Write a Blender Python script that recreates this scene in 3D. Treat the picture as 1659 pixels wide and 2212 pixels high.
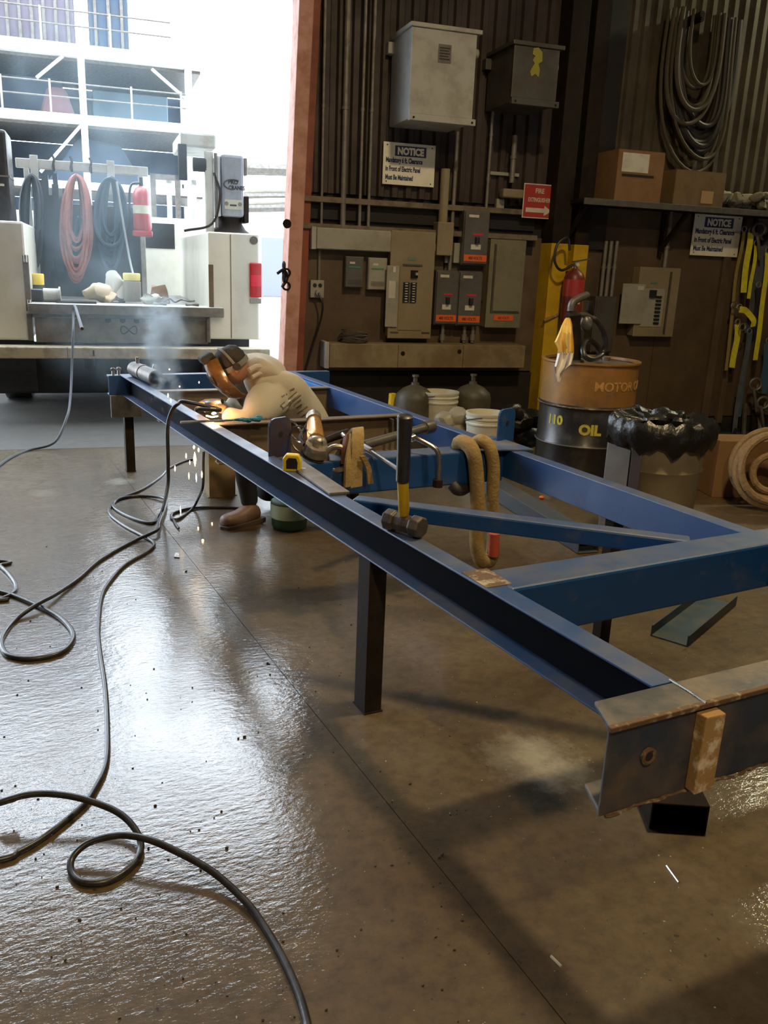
import bpy, bmesh, math, random
from mathutils import Vector as V, Matrix as M
from mathutils import noise as mnoise
random.seed(7)
for o in list(bpy.data.objects): bpy.data.objects.remove(o)
sc = bpy.context.scene; COL = sc.collection
# ---------------------------------------------------------------- camera
FPX, CX, CY, CAMH = 1833.0, 829.5, 1106.0, 1.45
def _d(p): return V(((p[0]-CX)/FPX, (p[1]-CY)/FPX, 1.0)).normalized()
_Y = _d((-132, 535)); _X = _d((4551, 727)); _X = (_X-_Y*_X.dot(_Y)).normalized(); _Z = _X.cross(_Y)
RW = M((_X, _Y, _Z))                       # world = RW @ (right, down, forward)
C0 = V((0, 0, CAMH))
right, up, back = RW@V((1,0,0)), RW@V((0,-1,0)), RW@V((0,0,-1))
cd = bpy.data.cameras.new('camera'); cam = bpy.data.objects.new('camera', cd); COL.objects.link(cam)
mm = M((right, up, back)).transposed().to_4x4(); mm.translation = C0; cam.matrix_world = mm
cd.sensor_fit = 'HORIZONTAL'; cd.sensor_width = 36.0; cd.lens = 36.0*FPX/1659.0; cd.clip_start = .05; cd.clip_end = 300
sc.camera = cam
# wall frame: x runs along the back wall, y points into it, z up
WD = RW@_d((6500, 807)); WD.z = 0; WD.normalize()
WN = V((-WD.y, WD.x, 0))
def fl(px, py, z=0.0):
    r = RW@_d((px, py)); return C0 + r*((z-CAMH)/r.z)
WO = fl(200, 967)
WM = M.Translation(WO) @ M((WD, WN, V((0,0,1)))).transposed().to_4x4()
def plane(px, py, o, n):
    r = RW@_d((px, py)); return C0 + r*((V(o)-C0).dot(V(n))/r.dot(V(n)))
def atY(px, py, y): return plane(px, py, (0,y,0), (0,1,0))
def atX(px, py, x): return plane(px, py, (x,0,0), (1,0,0))
def wl(px, py, off=0.0):                   # (u, z) on the plane that lies off metres in front of the back wall
    P = plane(px, py, WO-WN*off, WN); q = WM.inverted()@P; return q.x, q.z
def W(u, off, z): return WM@V((u, -off, z))
# ---------------------------------------------------------------- world, lamps, exposure
wo = bpy.data.worlds.new('overcast_sky'); sc.world = wo; wo.use_nodes = True
bg = wo.node_tree.nodes['Background']; bg.inputs[0].default_value = (0.80, 0.90, 1.0, 1); bg.inputs[1].default_value = 9.0
def lamp(name, loc, power, col, size, kind='AREA'):
    l = bpy.data.lights.new(name, kind); l.energy = power; l.color = col
    o = bpy.data.objects.new(name, l); COL.objects.link(o); o.location = loc
    if kind == 'AREA': l.shape = 'DISK'; l.size = size
    else: l.shadow_soft_size = size
    return o
LAMPS = [((-0.2,-1.9,5.0), 175, (1.0,.74,.42)), ((2.5,2.0,5.0), 150, (1.0,.76,.42)), ((8.0,5.0,4.9), 95, (.95,.90,.58))]
for i, (p, e, c) in enumerate(LAMPS): lamp('bay_light', V(p)-V((0,0,.12)), e, c, .38)
lamp('arc_light', fl(462, 893, .70)+V((0,0,.05)), 3.0, (1.0,.50,.2), .02, 'POINT')
vs = sc.view_settings; vs.view_transform = 'Standard'; vs.look = 'None'; vs.exposure = 0.0; vs.gamma = 1.0; vs.use_curve_mapping = False
# ---------------------------------------------------------------- materials
MATS = {}
def mat(name, col, rough=.6, metal=0.0, col2=None, scale=6.0, amt=.5, lo=.45, hi=.62, bump=0.0, bscale=60.0, coat=0.0, coatr=.1, emit=None, trans=0.0, spec=.5, alpha=None, sheen=0, dust=None):
    if name in MATS: return MATS[name]
    m = bpy.data.materials.new(name); m.use_nodes = True; nt = m.node_tree; N = nt.nodes; L = nt.links
    b = N['Principled BSDF']; I = b.inputs
    I['Base Color'].default_value = (*col, 1); I['Roughness'].default_value = rough; I['Metallic'].default_value = metal
    I['Coat Weight'].default_value = coat; I['Coat Roughness'].default_value = coatr; I['Specular IOR Level'].default_value = spec
    I['Transmission Weight'].default_value = trans; I['Sheen Weight'].default_value = sheen
    if alpha is not None: I['Alpha'].default_value = alpha
    if emit: I['Emission Color'].default_value = (*emit[:3], 1); I['Emission Strength'].default_value = emit[3]
    tc = N.new('ShaderNodeTexCoord')
    if col2 is not None:
        n = N.new('ShaderNodeTexNoise'); n.inputs['Scale'].default_value = scale; n.inputs['Detail'].default_value = 6; n.inputs['Roughness'].default_value = .65
        L.new(tc.outputs['Object'], n.inputs['Vector'])
        r = N.new('ShaderNodeValToRGB'); r.color_ramp.elements[0].position = lo; r.color_ramp.elements[1].position = hi
        r.color_ramp.elements[0].color = (*col, 1)
        r.color_ramp.elements[1].color = (*[a*(1-amt)+c*amt for a, c in zip(col, col2)], 1)
        L.new(n.outputs['Fac'], r.inputs['Fac']); L.new(r.outputs['Color'], I['Base Color'])
        mr = N.new('ShaderNodeMapRange'); mr.inputs[1].default_value = .3; mr.inputs[2].default_value = .7
        mr.inputs[3].default_value = max(.02, rough-.08); mr.inputs[4].default_value = min(1, rough+.12)
        L.new(n.outputs['Fac'], mr.inputs[0]); L.new(mr.outputs[0], I['Roughness'])
    if bump > 0:
        n2 = N.new('ShaderNodeTexNoise'); n2.inputs['Scale'].default_value = bscale; n2.inputs['Detail'].default_value = 4
        L.new(tc.outputs['Object'], n2.inputs['Vector'])
        bp = N.new('ShaderNodeBump'); bp.inputs['Strength'].default_value = bump; bp.inputs['Distance'].default_value = .01
        L.new(n2.outputs['Fac'], bp.inputs['Height']); L.new(bp.outputs['Normal'], I['Normal'])
        if coat > 0: L.new(bp.outputs['Normal'], I['Coat Normal'])
    if dust:                               # grime that settles on upward-facing paint
        src = I['Base Color'].links[0].from_socket if I['Base Color'].links else None
        g = N.new('ShaderNodeNewGeometry'); sx = N.new('ShaderNodeSeparateXYZ'); L.new(g.outputs['True Normal'], sx.inputs[0])
        r = N.new('ShaderNodeMapRange'); L.new(sx.outputs['Z'], r.inputs[0]); r.inputs[1].default_value = .6; r.inputs[2].default_value = .9
        n3 = N.new('ShaderNodeTexNoise'); n3.inputs['Scale'].default_value = 5; n3.inputs['Detail'].default_value = 7; n3.inputs['Roughness'].default_value = .7; L.new(tc.outputs['Object'], n3.inputs['Vector'])
        r2 = N.new('ShaderNodeMapRange'); L.new(n3.outputs['Fac'], r2.inputs[0]); r2.inputs[1].default_value = .36; r2.inputs[2].default_value = .66; r2.inputs[3].default_value = dust[3]*.2; r2.inputs[4].default_value = dust[3]
        mu = N.new('ShaderNodeMath'); mu.operation = 'MULTIPLY'; L.new(r.outputs[0], mu.inputs[0]); L.new(r2.outputs[0], mu.inputs[1])
        x = N.new('ShaderNodeMix'); x.data_type = 'RGBA'; L.new(mu.outputs[0], x.inputs[0]); x.inputs[7].default_value = (*dust[:3], 1)
        if src: L.new(src, x.inputs[6])
        else: x.inputs[6].default_value = (*col, 1)
        L.new(x.outputs[2], I['Base Color'])
    MATS[name] = m; return m
def floor_mat():
    m = bpy.data.materials.new('wet_concrete'); m.use_nodes = True; nt = m.node_tree; N = nt.nodes; L = nt.links
    b = N['Principled BSDF']; I = b.inputs; g = N.new('ShaderNodeNewGeometry')
    def noise(s, d=6, r=.6, vec=None):
        n = N.new('ShaderNodeTexNoise'); n.inputs['Scale'].default_value = s; n.inputs['Detail'].default_value = d; n.inputs['Roughness'].default_value = r
        L.new(vec or g.outputs['Position'], n.inputs['Vector']); return n.outputs['Fac']
    def ramp(f, stops):
        r = N.new('ShaderNodeValToRGB'); e = r.color_ramp.elements
        while len(e) < len(stops): e.new(.5)
        for k, (p, c) in enumerate(stops): e[k].position = p; e[k].color = (*c, 1)
        L.new(f, r.inputs['Fac']); return r.outputs['Color']
    def mix(f, a, c, mode='MIX'):
        x = N.new('ShaderNodeMix'); x.data_type = 'RGBA'; x.blend_type = mode
        for s, v in ((0, f), (6, a), (7, c)):
            if isinstance(v, (int, float)): x.inputs[s].default_value = v
            elif isinstance(v, tuple): x.inputs[s].default_value = (*v, 1)
            else: L.new(v, x.inputs[s])
        return x.outputs[2]
    base = ramp(noise(1.1, 8, .65), [(.30, (.058,.036,.015)), (.5, (.100,.072,.036)), (.72, (.140,.106,.062))])
    fine = ramp(noise(22, 8, .7), [(.35, (.62,.62,.62)), (.6, (1.05,1.03,1.0))])
    c = mix(1.0, base, fine, 'MULTIPLY')
    # pale dried residue and a few bright scuffs with their own shape
    res = []
    for (px, py, rad, amt) in ((1150,1640,.16,.55), (1215,1670,.10,.30), (95,1065,.10,.2), (260,1040,.10,.5)):
        p = fl(px, py); d = N.new('ShaderNodeVectorMath'); d.operation = 'DISTANCE'; L.new(g.outputs['Position'], d.inputs[0]); d.inputs[1].default_value = p
        ad = N.new('ShaderNodeMath'); ad.operation = 'MULTIPLY_ADD'; L.new(noise(14, 5, .7), ad.inputs[0]); ad.inputs[1].default_value = rad*1.7; L.new(d.outputs['Value'], ad.inputs[2])
        mr = N.new('ShaderNodeMapRange'); L.new(ad.outputs[0], mr.inputs[0]); mr.inputs[1].default_value = rad*1.0; mr.inputs[2].default_value = rad*1.95; mr.inputs[3].default_value = amt; mr.inputs[4].default_value = 0
        c = mix(mr.outputs[0], c, (.42,.40,.31))
    chips = ramp(noise(70, 2, .5), [(.735, (0,0,0)), (.75, (1,1,1))])
    c = mix(chips, c, (.34,.32,.26))
    dark = ramp(noise(45, 3, .5), [(.27, (1,1,1)), (.30, (0,0,0))])
    c = mix(dark, c, (.025,.018,.012))
    L.new(c, I['Base Color']); I['Roughness'].default_value = .55
    wet = ramp(noise(.9, 5, .6), [(.34, (.72,)*3), (.52, (1.0,)*3)])
    # away from the open door the film of water thins out towards the racks on the right
    sx = N.new('ShaderNodeSeparateXYZ'); L.new(g.outputs['Position'], sx.inputs[0])
    mr = N.new('ShaderNodeMapRange'); L.new(sx.outputs['X'], mr.inputs[0]); mr.inputs[1].default_value = .9; mr.inputs[2].default_value = 1.7; mr.inputs[3].default_value = 1.0; mr.inputs[4].default_value = .30
    ml = N.new('ShaderNodeMath'); ml.operation = 'MULTIPLY'; L.new(wet, ml.inputs[0]); L.new(mr.outputs[0], ml.inputs[1])
    L.new(ml.outputs[0], I['Coat Weight']); I['Coat IOR'].default_value = 1.85; I['Specular IOR Level'].default_value = .35
    cr = N.new('ShaderNodeMapRange'); L.new(noise(2.5, 6, .7), cr.inputs[0]); cr.inputs[1].default_value = .35; cr.inputs[2].default_value = .65; cr.inputs[3].default_value = .03; cr.inputs[4].default_value = .12
    L.new(cr.outputs[0], I['Coat Roughness'])
    # short ripples that lie across the line of sight, plus grit
    mp = N.new('ShaderNodeMapping'); mp.inputs['Rotation'].default_value = (0, 0, .5); mp.inputs['Scale'].default_value = (26, 58, 30); L.new(g.outputs['Position'], mp.inputs['Vector'])
    n1 = noise(1.0, 4, .62, mp.outputs['Vector']); n2 = noise(7, 3, .5)
    a = N.new('ShaderNodeMath'); a.operation = 'MULTIPLY_ADD'; L.new(n2, a.inputs[0]); a.inputs[1].default_value = 1.2; L.new(n1, a.inputs[2])
    bp = N.new('ShaderNodeBump'); bp.inputs['Strength'].default_value = .24; bp.inputs['Distance'].default_value = .006
    L.new(a.outputs[0], bp.inputs['Height']); L.new(bp.outputs['Normal'], I['Coat Normal']); L.new(bp.outputs['Normal'], I['Normal'])
    return m
# ---------------------------------------------------------------- mesh builder
class B:
    def __init__(s): s.v = []; s.f = []
    def add(s, vs, fs):
        k = len(s.v); s.v += [V(a) for a in vs]; s.f += [tuple(i+k for i in f) for f in fs]; return s
    def box(s, a, b, T=None):
        (x0,y0,z0), (x1,y1,z1) = a, b
        vs = [V(p) for p in ((x0,y0,z0),(x1,y0,z0),(x1,y1,z0),(x0,y1,z0),(x0,y0,z1),(x1,y0,z1),(x1,y1,z1),(x0,y1,z1))]
        if T: vs = [T@p for p in vs]
        return s.add(vs, [(0,3,2,1),(4,5,6,7),(0,1,5,4),(1,2,6,5),(2,3,7,6),(3,0,4,7)])
    def wbox(s, u0, u1, o0, o1, z0, z1): return s.box((u0, -o1, z0), (u1, -o0, z1), WM)
    def hexa(s, p): return s.add(p, [(0,3,2,1),(4,5,6,7),(0,1,5,4),(1,2,6,5),(2,3,7,6),(3,0,4,7)])
    def prism(s, poly, ext):               # poly: 3D points, extruded by ext
        n = len(poly); e = V(ext); p = [V(q) for q in poly]
        return s.add(p+[q+e for q in p], [tuple(range(n))[::-1], tuple(range(n, 2*n))]+[(i, (i+1)%n, n+(i+1)%n, n+i) for i in range(n)])
    def bar(s, a, b, w, h, upv=(0,0,1), ends=True):   # solid bar from a to b; w across, h along upv; axis at its centre
        a, b = V(a), V(b); t = (b-a).normalized(); r = t.cross(V(upv)).normalized(); u = r.cross(t)
        q = [r*sx*w/2+u*sy*h/2 for sx, sy in ((-1,-1),(1,-1),(1,1),(-1,1))]
        return s.add([a+k for k in q]+[b+k for k in q], ([(0,3,2,1),(4,5,6,7)] if ends else [])+[(i,(i+1)%4,4+(i+1)%4,4+i) for i in range(4)])
    def hollow(s, a, b, w, h, t=.006, upv=(0,0,1)):
        a, b = V(a), V(b); d = (b-a).normalized(); r = d.cross(V(upv)).normalized(); u = r.cross(d)
        o = [(sx*w/2, sy*h/2) for sx, sy in ((-1,-1),(1,-1),(1,1),(-1,1))]; i = [(x-math.copysign(t,x), y-math.copysign(t,y)) for x, y in o]
        vs = [p+r*x+u*y for p in (a, b) for ring in (o, i) for x, y in ring]; f = []
        for k in range(4):
            l = (k+1)%4
            f += [(k,l,8+l,8+k), (4+l,4+k,12+k,12+l), (k,4+k,4+l,l), (8+k,8+l,12+l,12+k)]
        return s.add(vs, f)
    def tube(s, pts, r, n=8, caps=True, flat=1.0):
        pts = [V(p) for p in pts]; m = len(pts); rr = r if isinstance(r, (list, tuple)) else [r]*m
        vs = []; pu = None
        for i, p in enumerate(pts):
            t = (pts[min(i+1, m-1)]-pts[max(i-1, 0)]).normalized()
            if pu is None: pu = t.orthogonal().normalized() if abs(t.z) > .9 else V((0,0,1))
            a = t.cross(pu)
            if a.length < 1e-4: a = t.orthogonal()
            a.normalize(); b_ = a.cross(t).normalized(); pu = b_
            for k in range(n):
                an = 2*math.pi*k/n; vs.append(p+a*math.cos(an)*rr[i]+b_*math.sin(an)*rr[i]*flat)
        f = [(i*n+k, i*n+(k+1)%n, (i+1)*n+(k+1)%n, (i+1)*n+k) for i in range(m-1) for k in range(n)]
        if caps: f += [tuple(range(n))[::-1], tuple(range((m-1)*n, m*n))]
        return s.add(vs, f)
    def cyl(s, a, b, r, r2=None, n=20, caps=True): return s.tube([a, b], [r, r if r2 is None else r2], n, caps)
    def lathe(s, c, prof, n=28, T=None, cap=True):
        c = V(c); vs = []
        for rad, z in prof:
            for k in range(n):
                an = 2*math.pi*k/n; p = V((rad*math.cos(an), rad*math.sin(an), z)); vs.append(c+(T@p if T else p))
        m = len(prof); f = [(i*n+k, i*n+(k+1)%n, (i+1)*n+(k+1)%n, (i+1)*n+k) for i in range(m-1) for k in range(n)]
        if cap: f += [tuple(range(n))[::-1], tuple(range((m-1)*n, m*n))]
        return s.add(vs, f)
    def ball(s, c, r, n=12, m=8, T=None):
        rx, ry, rz = r if isinstance(r, (tuple, list)) else (r, r, r); pr = []
        vs = []; c = V(c)
        for i in range(m+1):
            th = math.pi*(i/m-.5); cr = max(math.cos(th), .02)
            for k in range(n):
                an = 2*math.pi*k/n; p = V((rx*cr*math.cos(an), ry*cr*math.sin(an), rz*math.sin(th))); vs.append(c+(T@p if T else p))
        f = [(i*n+k, i*n+(k+1)%n, (i+1)*n+(k+1)%n, (i+1)*n+k) for i in range(m) for k in range(n)]+[tuple(range(n))[::-1], tuple(range(m*n, (m+1)*n))]
        return s.add(vs, f)
    def torus(s, c, R, r, nrm=(0,0,1), n=28, k=8, arc=1.0):
        c = V(c); z = V(nrm).normalized(); x = z.orthogonal().normalized(); y = z.cross(x); cnt = int(n*arc)
        pts = [c+(x*math.cos(2*math.pi*i/n)+y*math.sin(2*math.pi*i/n))*R for i in range(cnt+1)]
        return s.tube(pts, r, k, arc < 1)
    def disp(s, amp, sc_=8.0, seed=0.0):
        for p in s.v:
            q = V(p)*sc_+V((seed, seed*2, 0)); p += V((mnoise.noise(q), mnoise.noise(q+V((9,3,1))), mnoise.noise(q+V((2,7,5)))))*amp
        return s
def spline(pts, n=8):
    p = [V(q) for q in pts]; p = [p[0]*2-p[1]]+p+[p[-1]*2-p[-2]]; out = []
    for i in range(1, len(p)-2):
        for k in range(n):
            t = k/n; a, b, c, d = p[i-1], p[i], p[i+1], p[i+2]
            out.append(.5*((2*b)+(c-a)*t+(2*a-5*b+4*c-d)*t*t+(3*b-a-3*c+d)*t**3))
    out.append(p[-2]); return out
def thing(name, label, cat, loc, group=None, kind=None):
    o = bpy.data.objects.new(name, None); COL.objects.link(o); o.location = V(loc); o.empty_display_size = .1
    if kind: o['kind'] = kind
    if label: o['label'] = label
    if cat: o['category'] = cat
    if group: o['group'] = group
    return o
def origin(o):
    l = V((0,0,0))
    while o: l += o.location; o = o.parent
    return l
def ob(name, b, m, parent=None, smooth=False, bev=0.0, label=None, cat=None, group=None, kind=None, sub=0, auto=40):
    me = bpy.data.meshes.new(name); loc = origin(parent) if parent else sum(b.v, V())/len(b.v)
    if not parent: loc.z = min(p.z for p in b.v)
    me.from_pydata([p-loc for p in b.v], [], b.f); me.validate()
    bm = bmesh.new(); bm.from_mesh(me); bmesh.ops.recalc_face_normals(bm, faces=bm.faces)
    if smooth:
        for f in bm.faces: f.smooth = True
        for e in bm.edges:
            if len(e.link_faces) == 2 and e.calc_face_angle(0) > math.radians(auto): e.smooth = False
    bm.to_mesh(me); bm.free(); me.materials.append(m)
    o = bpy.data.objects.new(name, me); COL.objects.link(o)
    if parent: o.parent = parent
    else: o.location = loc
    if bev:
        md = o.modifiers.new('bevel', 'BEVEL'); md.width = bev; md.segments = 2; md.limit_method = 'ANGLE'; md.angle_limit = math.radians(40)
    if sub:
        md = o.modifiers.new('subdivision', 'SUBSURF'); md.levels = sub; md.render_levels = sub
    if label: o['label'] = label
    if cat: o['category'] = cat
    if group: o['group'] = group
    if kind: o['kind'] = kind
    return o
def text(s, size, T, m, parent, name='lettering', sx=1.0, bold=0.0, align='LEFT', ext=.0008, bend=None, shear=0):
    """T maps text plane (x right, y up, z out of the surface) to the world"""
    cu = bpy.data.curves.new('t', 'FONT'); cu.body = s; cu.size = size; cu.extrude = ext; cu.offset = bold; cu.align_x = align; cu.resolution_u = 3; cu.shear = shear
    to = bpy.data.objects.new('t', cu); COL.objects.link(to); dg = bpy.context.evaluated_depsgraph_get()
    me = bpy.data.meshes.new_from_object(to.evaluated_get(dg)); bpy.data.objects.remove(to)
    loc = origin(parent)
    for v in me.vertices:
        p = V((v.co.x*sx, v.co.y, v.co.z))
        v.co = (bend(p) if bend else T@p)-loc
    me.materials.clear(); me.materials.append(m); me.name = name
    o = bpy.data.objects.new(name, me); COL.objects.link(o); o.parent = parent; return o
def wallT(u, off, z):                      # text frame on a plane parallel to the back wall
    return M.Translation(W(u, off, z)) @ M((WD, V((0,0,1)), -WN)).transposed().to_4x4()
# ---------------------------------------------------------------- palette
BLUE = mat('blue_paint', (.009,.064,.225), .42, .0, (.10,.10,.11), 9, .6, .58, .74, .05, 40, .2, .3, dust=(.12,.125,.135,.85))
BLUEW = mat('blue_paint_worn', (.075,.13,.27), .42, .1, (.21,.18,.15), 7, .85, .40, .62, .06, 50, .2, .3)
RUST = mat('rusty_steel', (.115,.065,.030), .7, .1, (.42,.36,.25), 30, .85, .50, .64, .15, 70)
WEBK = mat('black_shaded_web', (.0035,.004,.006), .85, 0, (.008,.012,.020), 4, .8, .45, .7, .04, 40, spec=.08)  # near-black colour holds the shade inside the left channel, under its top flange
RUSTBLUE = mat('rust_over_blue_steel', (.022,.034,.055), .55, .1, (.13,.09,.055), 5, .8, .42, .64, .12, 60, .2, .3, dust=(.30,.25,.17,.55))
TANST = mat('primer_tan_steel', (.17,.125,.075), .6, .1, (.10,.065,.04), 5, .8, .4, .65, .08, 40)
DARKST = mat('dark_steel', (.013,.010,.008), .7, .1, (.036,.022,.013), 12, .8, .4, .7, .1, 60, spec=.2)
GREYST = mat('grey_steel', (.16,.15,.135), .45, .5, (.09,.07,.055), 14, .7, .4, .7, .08, 60)
CHROME = mat('bright_steel', (.55,.53,.50), .25, .95, (.25,.22,.18), 20, .6)
BLACK = mat('black_rubber', (.014,.013,.013), .42, 0, (.04,.038,.036), 30, .6, .45, .7, .05, 90, .35, .25)
BLKPL = mat('black_plastic', (.012,.012,.013), .35, 0, (.03,.03,.03), 20, .5)
DKBROWN = mat('dark_painted_sheet', (.052,.036,.030), .6, .1, (.030,.020,.016), 3, .9, .4, .6, .05, 30)
OLIVE = mat('dusty_galvanised_sheet', (.105,.085,.052), .6, .2, (.055,.040,.026), 3, .9, .4, .65, .05, 30)
PLY = mat('stained_plywood', (.105,.070,.038), .7, 0, (.060,.038,.020), 2.4, .9, .38, .65, .08, 24)
PLYB = mat('stained_plywood_dark', (.120,.080,.048), .7, 0, (.065,.042,.026), 3, .9, .38, .65, .08, 24)
TAR = mat('black_base_board', (.010,.009,.008), .7, 0, (.02,.016,.012), 5, .8)
GALV = mat('galvanised_pipe', (.23,.215,.19), .5, .3, (.14,.12,.10), 12, .7)
ENC = mat('pale_grey_enamel', (.34,.33,.27), .5, 0, (.22,.20,.15), 5, .7, .45, .7, .03, 30)
ENCW = mat('light_grey_enamel', (.40,.40,.37), .5, 0, (.25,.23,.18), 5, .6)
ENCD = mat('dark_grey_enamel', (.075,.070,.058), .5, 0, (.05,.04,.03), 5, .7)
ENCT = mat('beige_enamel', (.27,.22,.135), .5, 0, (.18,.14,.085), 4, .7, .42, .7, .03, 30)
SWG = mat('switch_grey_enamel', (.105,.098,.090), .45, 0, (.07,.06,.05), 6, .7)
DUSTY = mat('dusty_beige_trough', (.27,.215,.13), .8, 0, (.17,.125,.07), 4, .9, .4, .6, .1, 20)
ORANGE = mat('orange_sticker', (.75,.13,.02), .5); REDL = mat('red_lettering', (.6,.03,.05), .5); BLKI = mat('black_ink', (.015,.015,.018), .6)
WHITE = mat('white_label', (.62,.60,.50), .5, 0, (.42,.40,.32), 9, .6); NAVY = mat('navy_ink', (.02,.03,.10), .5)
SIGNW = mat('white_sign_face', (.85,.82,.68), .45, 0, (.70,.66,.52), 5, .6); SIGNR = mat('red_sign_face', (.42,.035,.02), .45, 0, (.30,.03,.02), 8, .5)
YEL = mat('yellow_column_paint', (.60,.38,.006), .5, 0, (.42,.24,.01), 5, .6); YELB = mat('bright_yellow_plastic', (.75,.55,.02), .45, 0, (.6,.4,.02), 10, .4)
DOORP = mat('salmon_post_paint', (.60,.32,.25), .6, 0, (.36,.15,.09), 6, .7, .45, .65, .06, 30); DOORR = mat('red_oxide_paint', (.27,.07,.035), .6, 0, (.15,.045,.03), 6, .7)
TRUCKW = mat('cream_truck_paint', (.66,.65,.56), .4, 0, (.46,.43,.34), 3, .5, .5, .75, 0, 60, .3, .2)
TRUCKB = mat('dusty_bumper_paint', (.42,.38,.27), .6, 0, (.20,.15,.09), 9, .8, .45, .68, .08, 40)
TAILG = mat('grey_steel_tailboard', (.20,.19,.165), .6, .1, (.11,.10,.085), 8, .8, .4, .65, .08, 40)
REDP = mat('red_enamel', (.42,.035,.03), .35, 0, (.30,.03,.025), 8, .6, coat=.4); REDD = mat('dark_red_enamel', (.17,.022,.015), .4, 0, (.10,.02,.012), 8, .6)
LENS = mat('red_lens', (.50,.01,.02), .2, coat=.6)
CARD = mat('cardboard', (.23,.125,.050), .8, 0, (.17,.09,.038), 6, .7, .4, .7, .05, 40); CARDD = mat('cardboard_dark', (.17,.11,.05), .8, 0, (.12,.075,.035), 6, .7)
HOOD = mat('tan_fleece', (.52,.475,.385), .9, 0, (.44,.39,.31), 5, .6, .4, .7, .25, 120, sheen=.2); INK = mat('faded_print', (.20,.18,.15), .9)
PANTS = mat('black_denim', (.016,.016,.018), .85, 0, (.03,.03,.03), 9, .6, .4, .7, .2, 100)
BOOT = mat('brown_boot_leather', (.10,.055,.035), .5, 0, (.17,.11,.08), 9, .7, .4, .7, .2, 50); SOLE = mat('boot_sole', (.05,.035,.025), .7)
SKIN = mat('skin', (.42,.22,.14), .5); HAIR = mat('dark_hair', (.02,.014,.01), .7, bump=.4, bscale=150)
GLOVE = mat('suede_glove', (.36,.24,.13), .9, 0, (.22,.13,.07), 12, .7, bump=.2, bscale=90)
VISOR = mat('amber_helmet_shell', (.11,.055,.016), .22, 0, (.24,.13,.035), 7, .6, coat=.8, coatr=.08)
CAP = mat('dark_cap_cloth', (.03,.025,.022), .8, 0, (.06,.05,.045), 20, .6, bump=.3, bscale=120); BAND = mat('grey_headband', (.20,.19,.17), .6)
SLING = mat('tan_sling_webbing', (.34,.235,.09), .9, 0, (.20,.13,.05), 18, .7, .4, .65, .35, 90); SLR = mat('red_sling_tag', (.42,.07,.03), .7, 0, (.26,.05,.03), 12, .6)
SLB = mat('brown_leather_pad', (.13,.05,.03), .7)
BRASS = mat('worn_brass', (.72,.40,.12), .28, .6, (.45,.24,.09), 14, .6); ALU = mat('cast_aluminium', (.42,.38,.32), .4, .7, (.20,.17,.13), 24, .7, bump=.2, bscale=60)
DRUMO = mat('rusty_orange_drum_paint', (.34,.16,.030), .5, .1, (.13,.075,.035), 3.2, .8, .42, .66, .08, 30, .2, .3)
DRUMB = mat('black_drum_paint', (.016,.016,.016), .35, .1, (.07,.062,.052), 7, .7, .5, .7, .06, 30, .4, .2)
LID = mat('dusty_drum_lid', (.19,.16,.115), .5, .4, (.10,.07,.05), 6, .8); YTXT = mat('yellow_stencil', (.55,.48,.06), .7, 0, (.25,.2,.05), 30, .7, .5, .7)
OTXT = mat('pale_orange_stencil', (.55,.30,.08), .7, 0, (.3,.15,.05), 30, .7)
CLOTHY = mat('yellow_rag', (.95,.72,.25), .9, 0, (.85,.62,.22), 12, .6, bump=.2, bscale=60); CLOTHW = mat('white_rag', (.95,.90,.86), .9, bump=.2, bscale=60)
BAGB = mat('black_bin_liner', (.008,.008,.008), .34, 0, bump=.8, bscale=22); CANT = mat('olive_bin_plastic', (.26,.215,.12), .6, 0, (.18,.145,.08), 4, .7)
BUCK = mat('white_bucket_plastic', (.60,.57,.45), .5, 0, (.42,.38,.27), 6, .5); JUG = mat('olive_cylinder_paint', (.075,.065,.040), .5, 0, (.04,.035,.025), 8, .7)
CLEARP = mat('milky_plastic_bag', (.30,.27,.20), .35, bump=.4, bscale=30)
STRY = mat('yellow_webbing', (.78,.70,.03), .85, 0, (.50,.44,.05), 14, .6, .4, .65, .2, 120); STRO = mat('faded_yellow_webbing', (.27,.21,.06), .85); STRB = mat('blue_webbing', (.035,.11,.20), .85, 0, (.07,.09,.11), 9, .7)
STRG = mat('grey_blue_webbing', (.095,.105,.13), .85, 0, (.05,.06,.08), 9, .6); ROPE = mat('tan_rope', (.30,.20,.10), .9, 0, (.18,.12,.06), 30, .7, .4, .65, .5, 80)
HOSER = mat('red_hose', (.36,.13,.10), .6, 0, (.22,.09,.08), 8, .6); HOSEK = mat('dark_hose', (.03,.035,.045), .6); HOSEB = mat('blue_grey_hose', (.035,.065,.10), .6); HOSEP = mat('pale_hose', (.34,.36,.38), .6)
CABLEW = mat('wall_cable', (.060,.050,.028), .65, 0, (.10,.08,.045), 20, .6); CABLED = mat('dark_wall_cable', (.03,.027,.024), .6)
TEAL = mat('blue_cloth', (.03,.22,.34), .8, bump=.3, bscale=60); GREENB = mat('dark_green_plastic', (.02,.075,.035), .5)
WOODL = mat('pale_worn_wood', (.33,.20,.075), .75, 0, (.66,.56,.40), 22, .9, .52, .62, .2, 50)
YARDC = mat('pale_yard_concrete', (.50,.49,.46), .8, 0, (.42,.41,.38), 2, .6)
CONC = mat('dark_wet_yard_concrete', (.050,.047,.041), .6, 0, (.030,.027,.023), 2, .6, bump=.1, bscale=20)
RACKW = mat('white_rack_paint', (.70,.70,.68), .6, 0, (.5,.48,.45), 4, .4); YARDB = mat('dark_blue_sheeting', (.035,.060,.10), .7, 0, (.06,.07,.09), 2, .7); YARDP = mat('mauve_sheeting', (.10,.085,.11), .7); YARDR = mat('dull_red_cover', (.16,.085,.09), .8)
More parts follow.
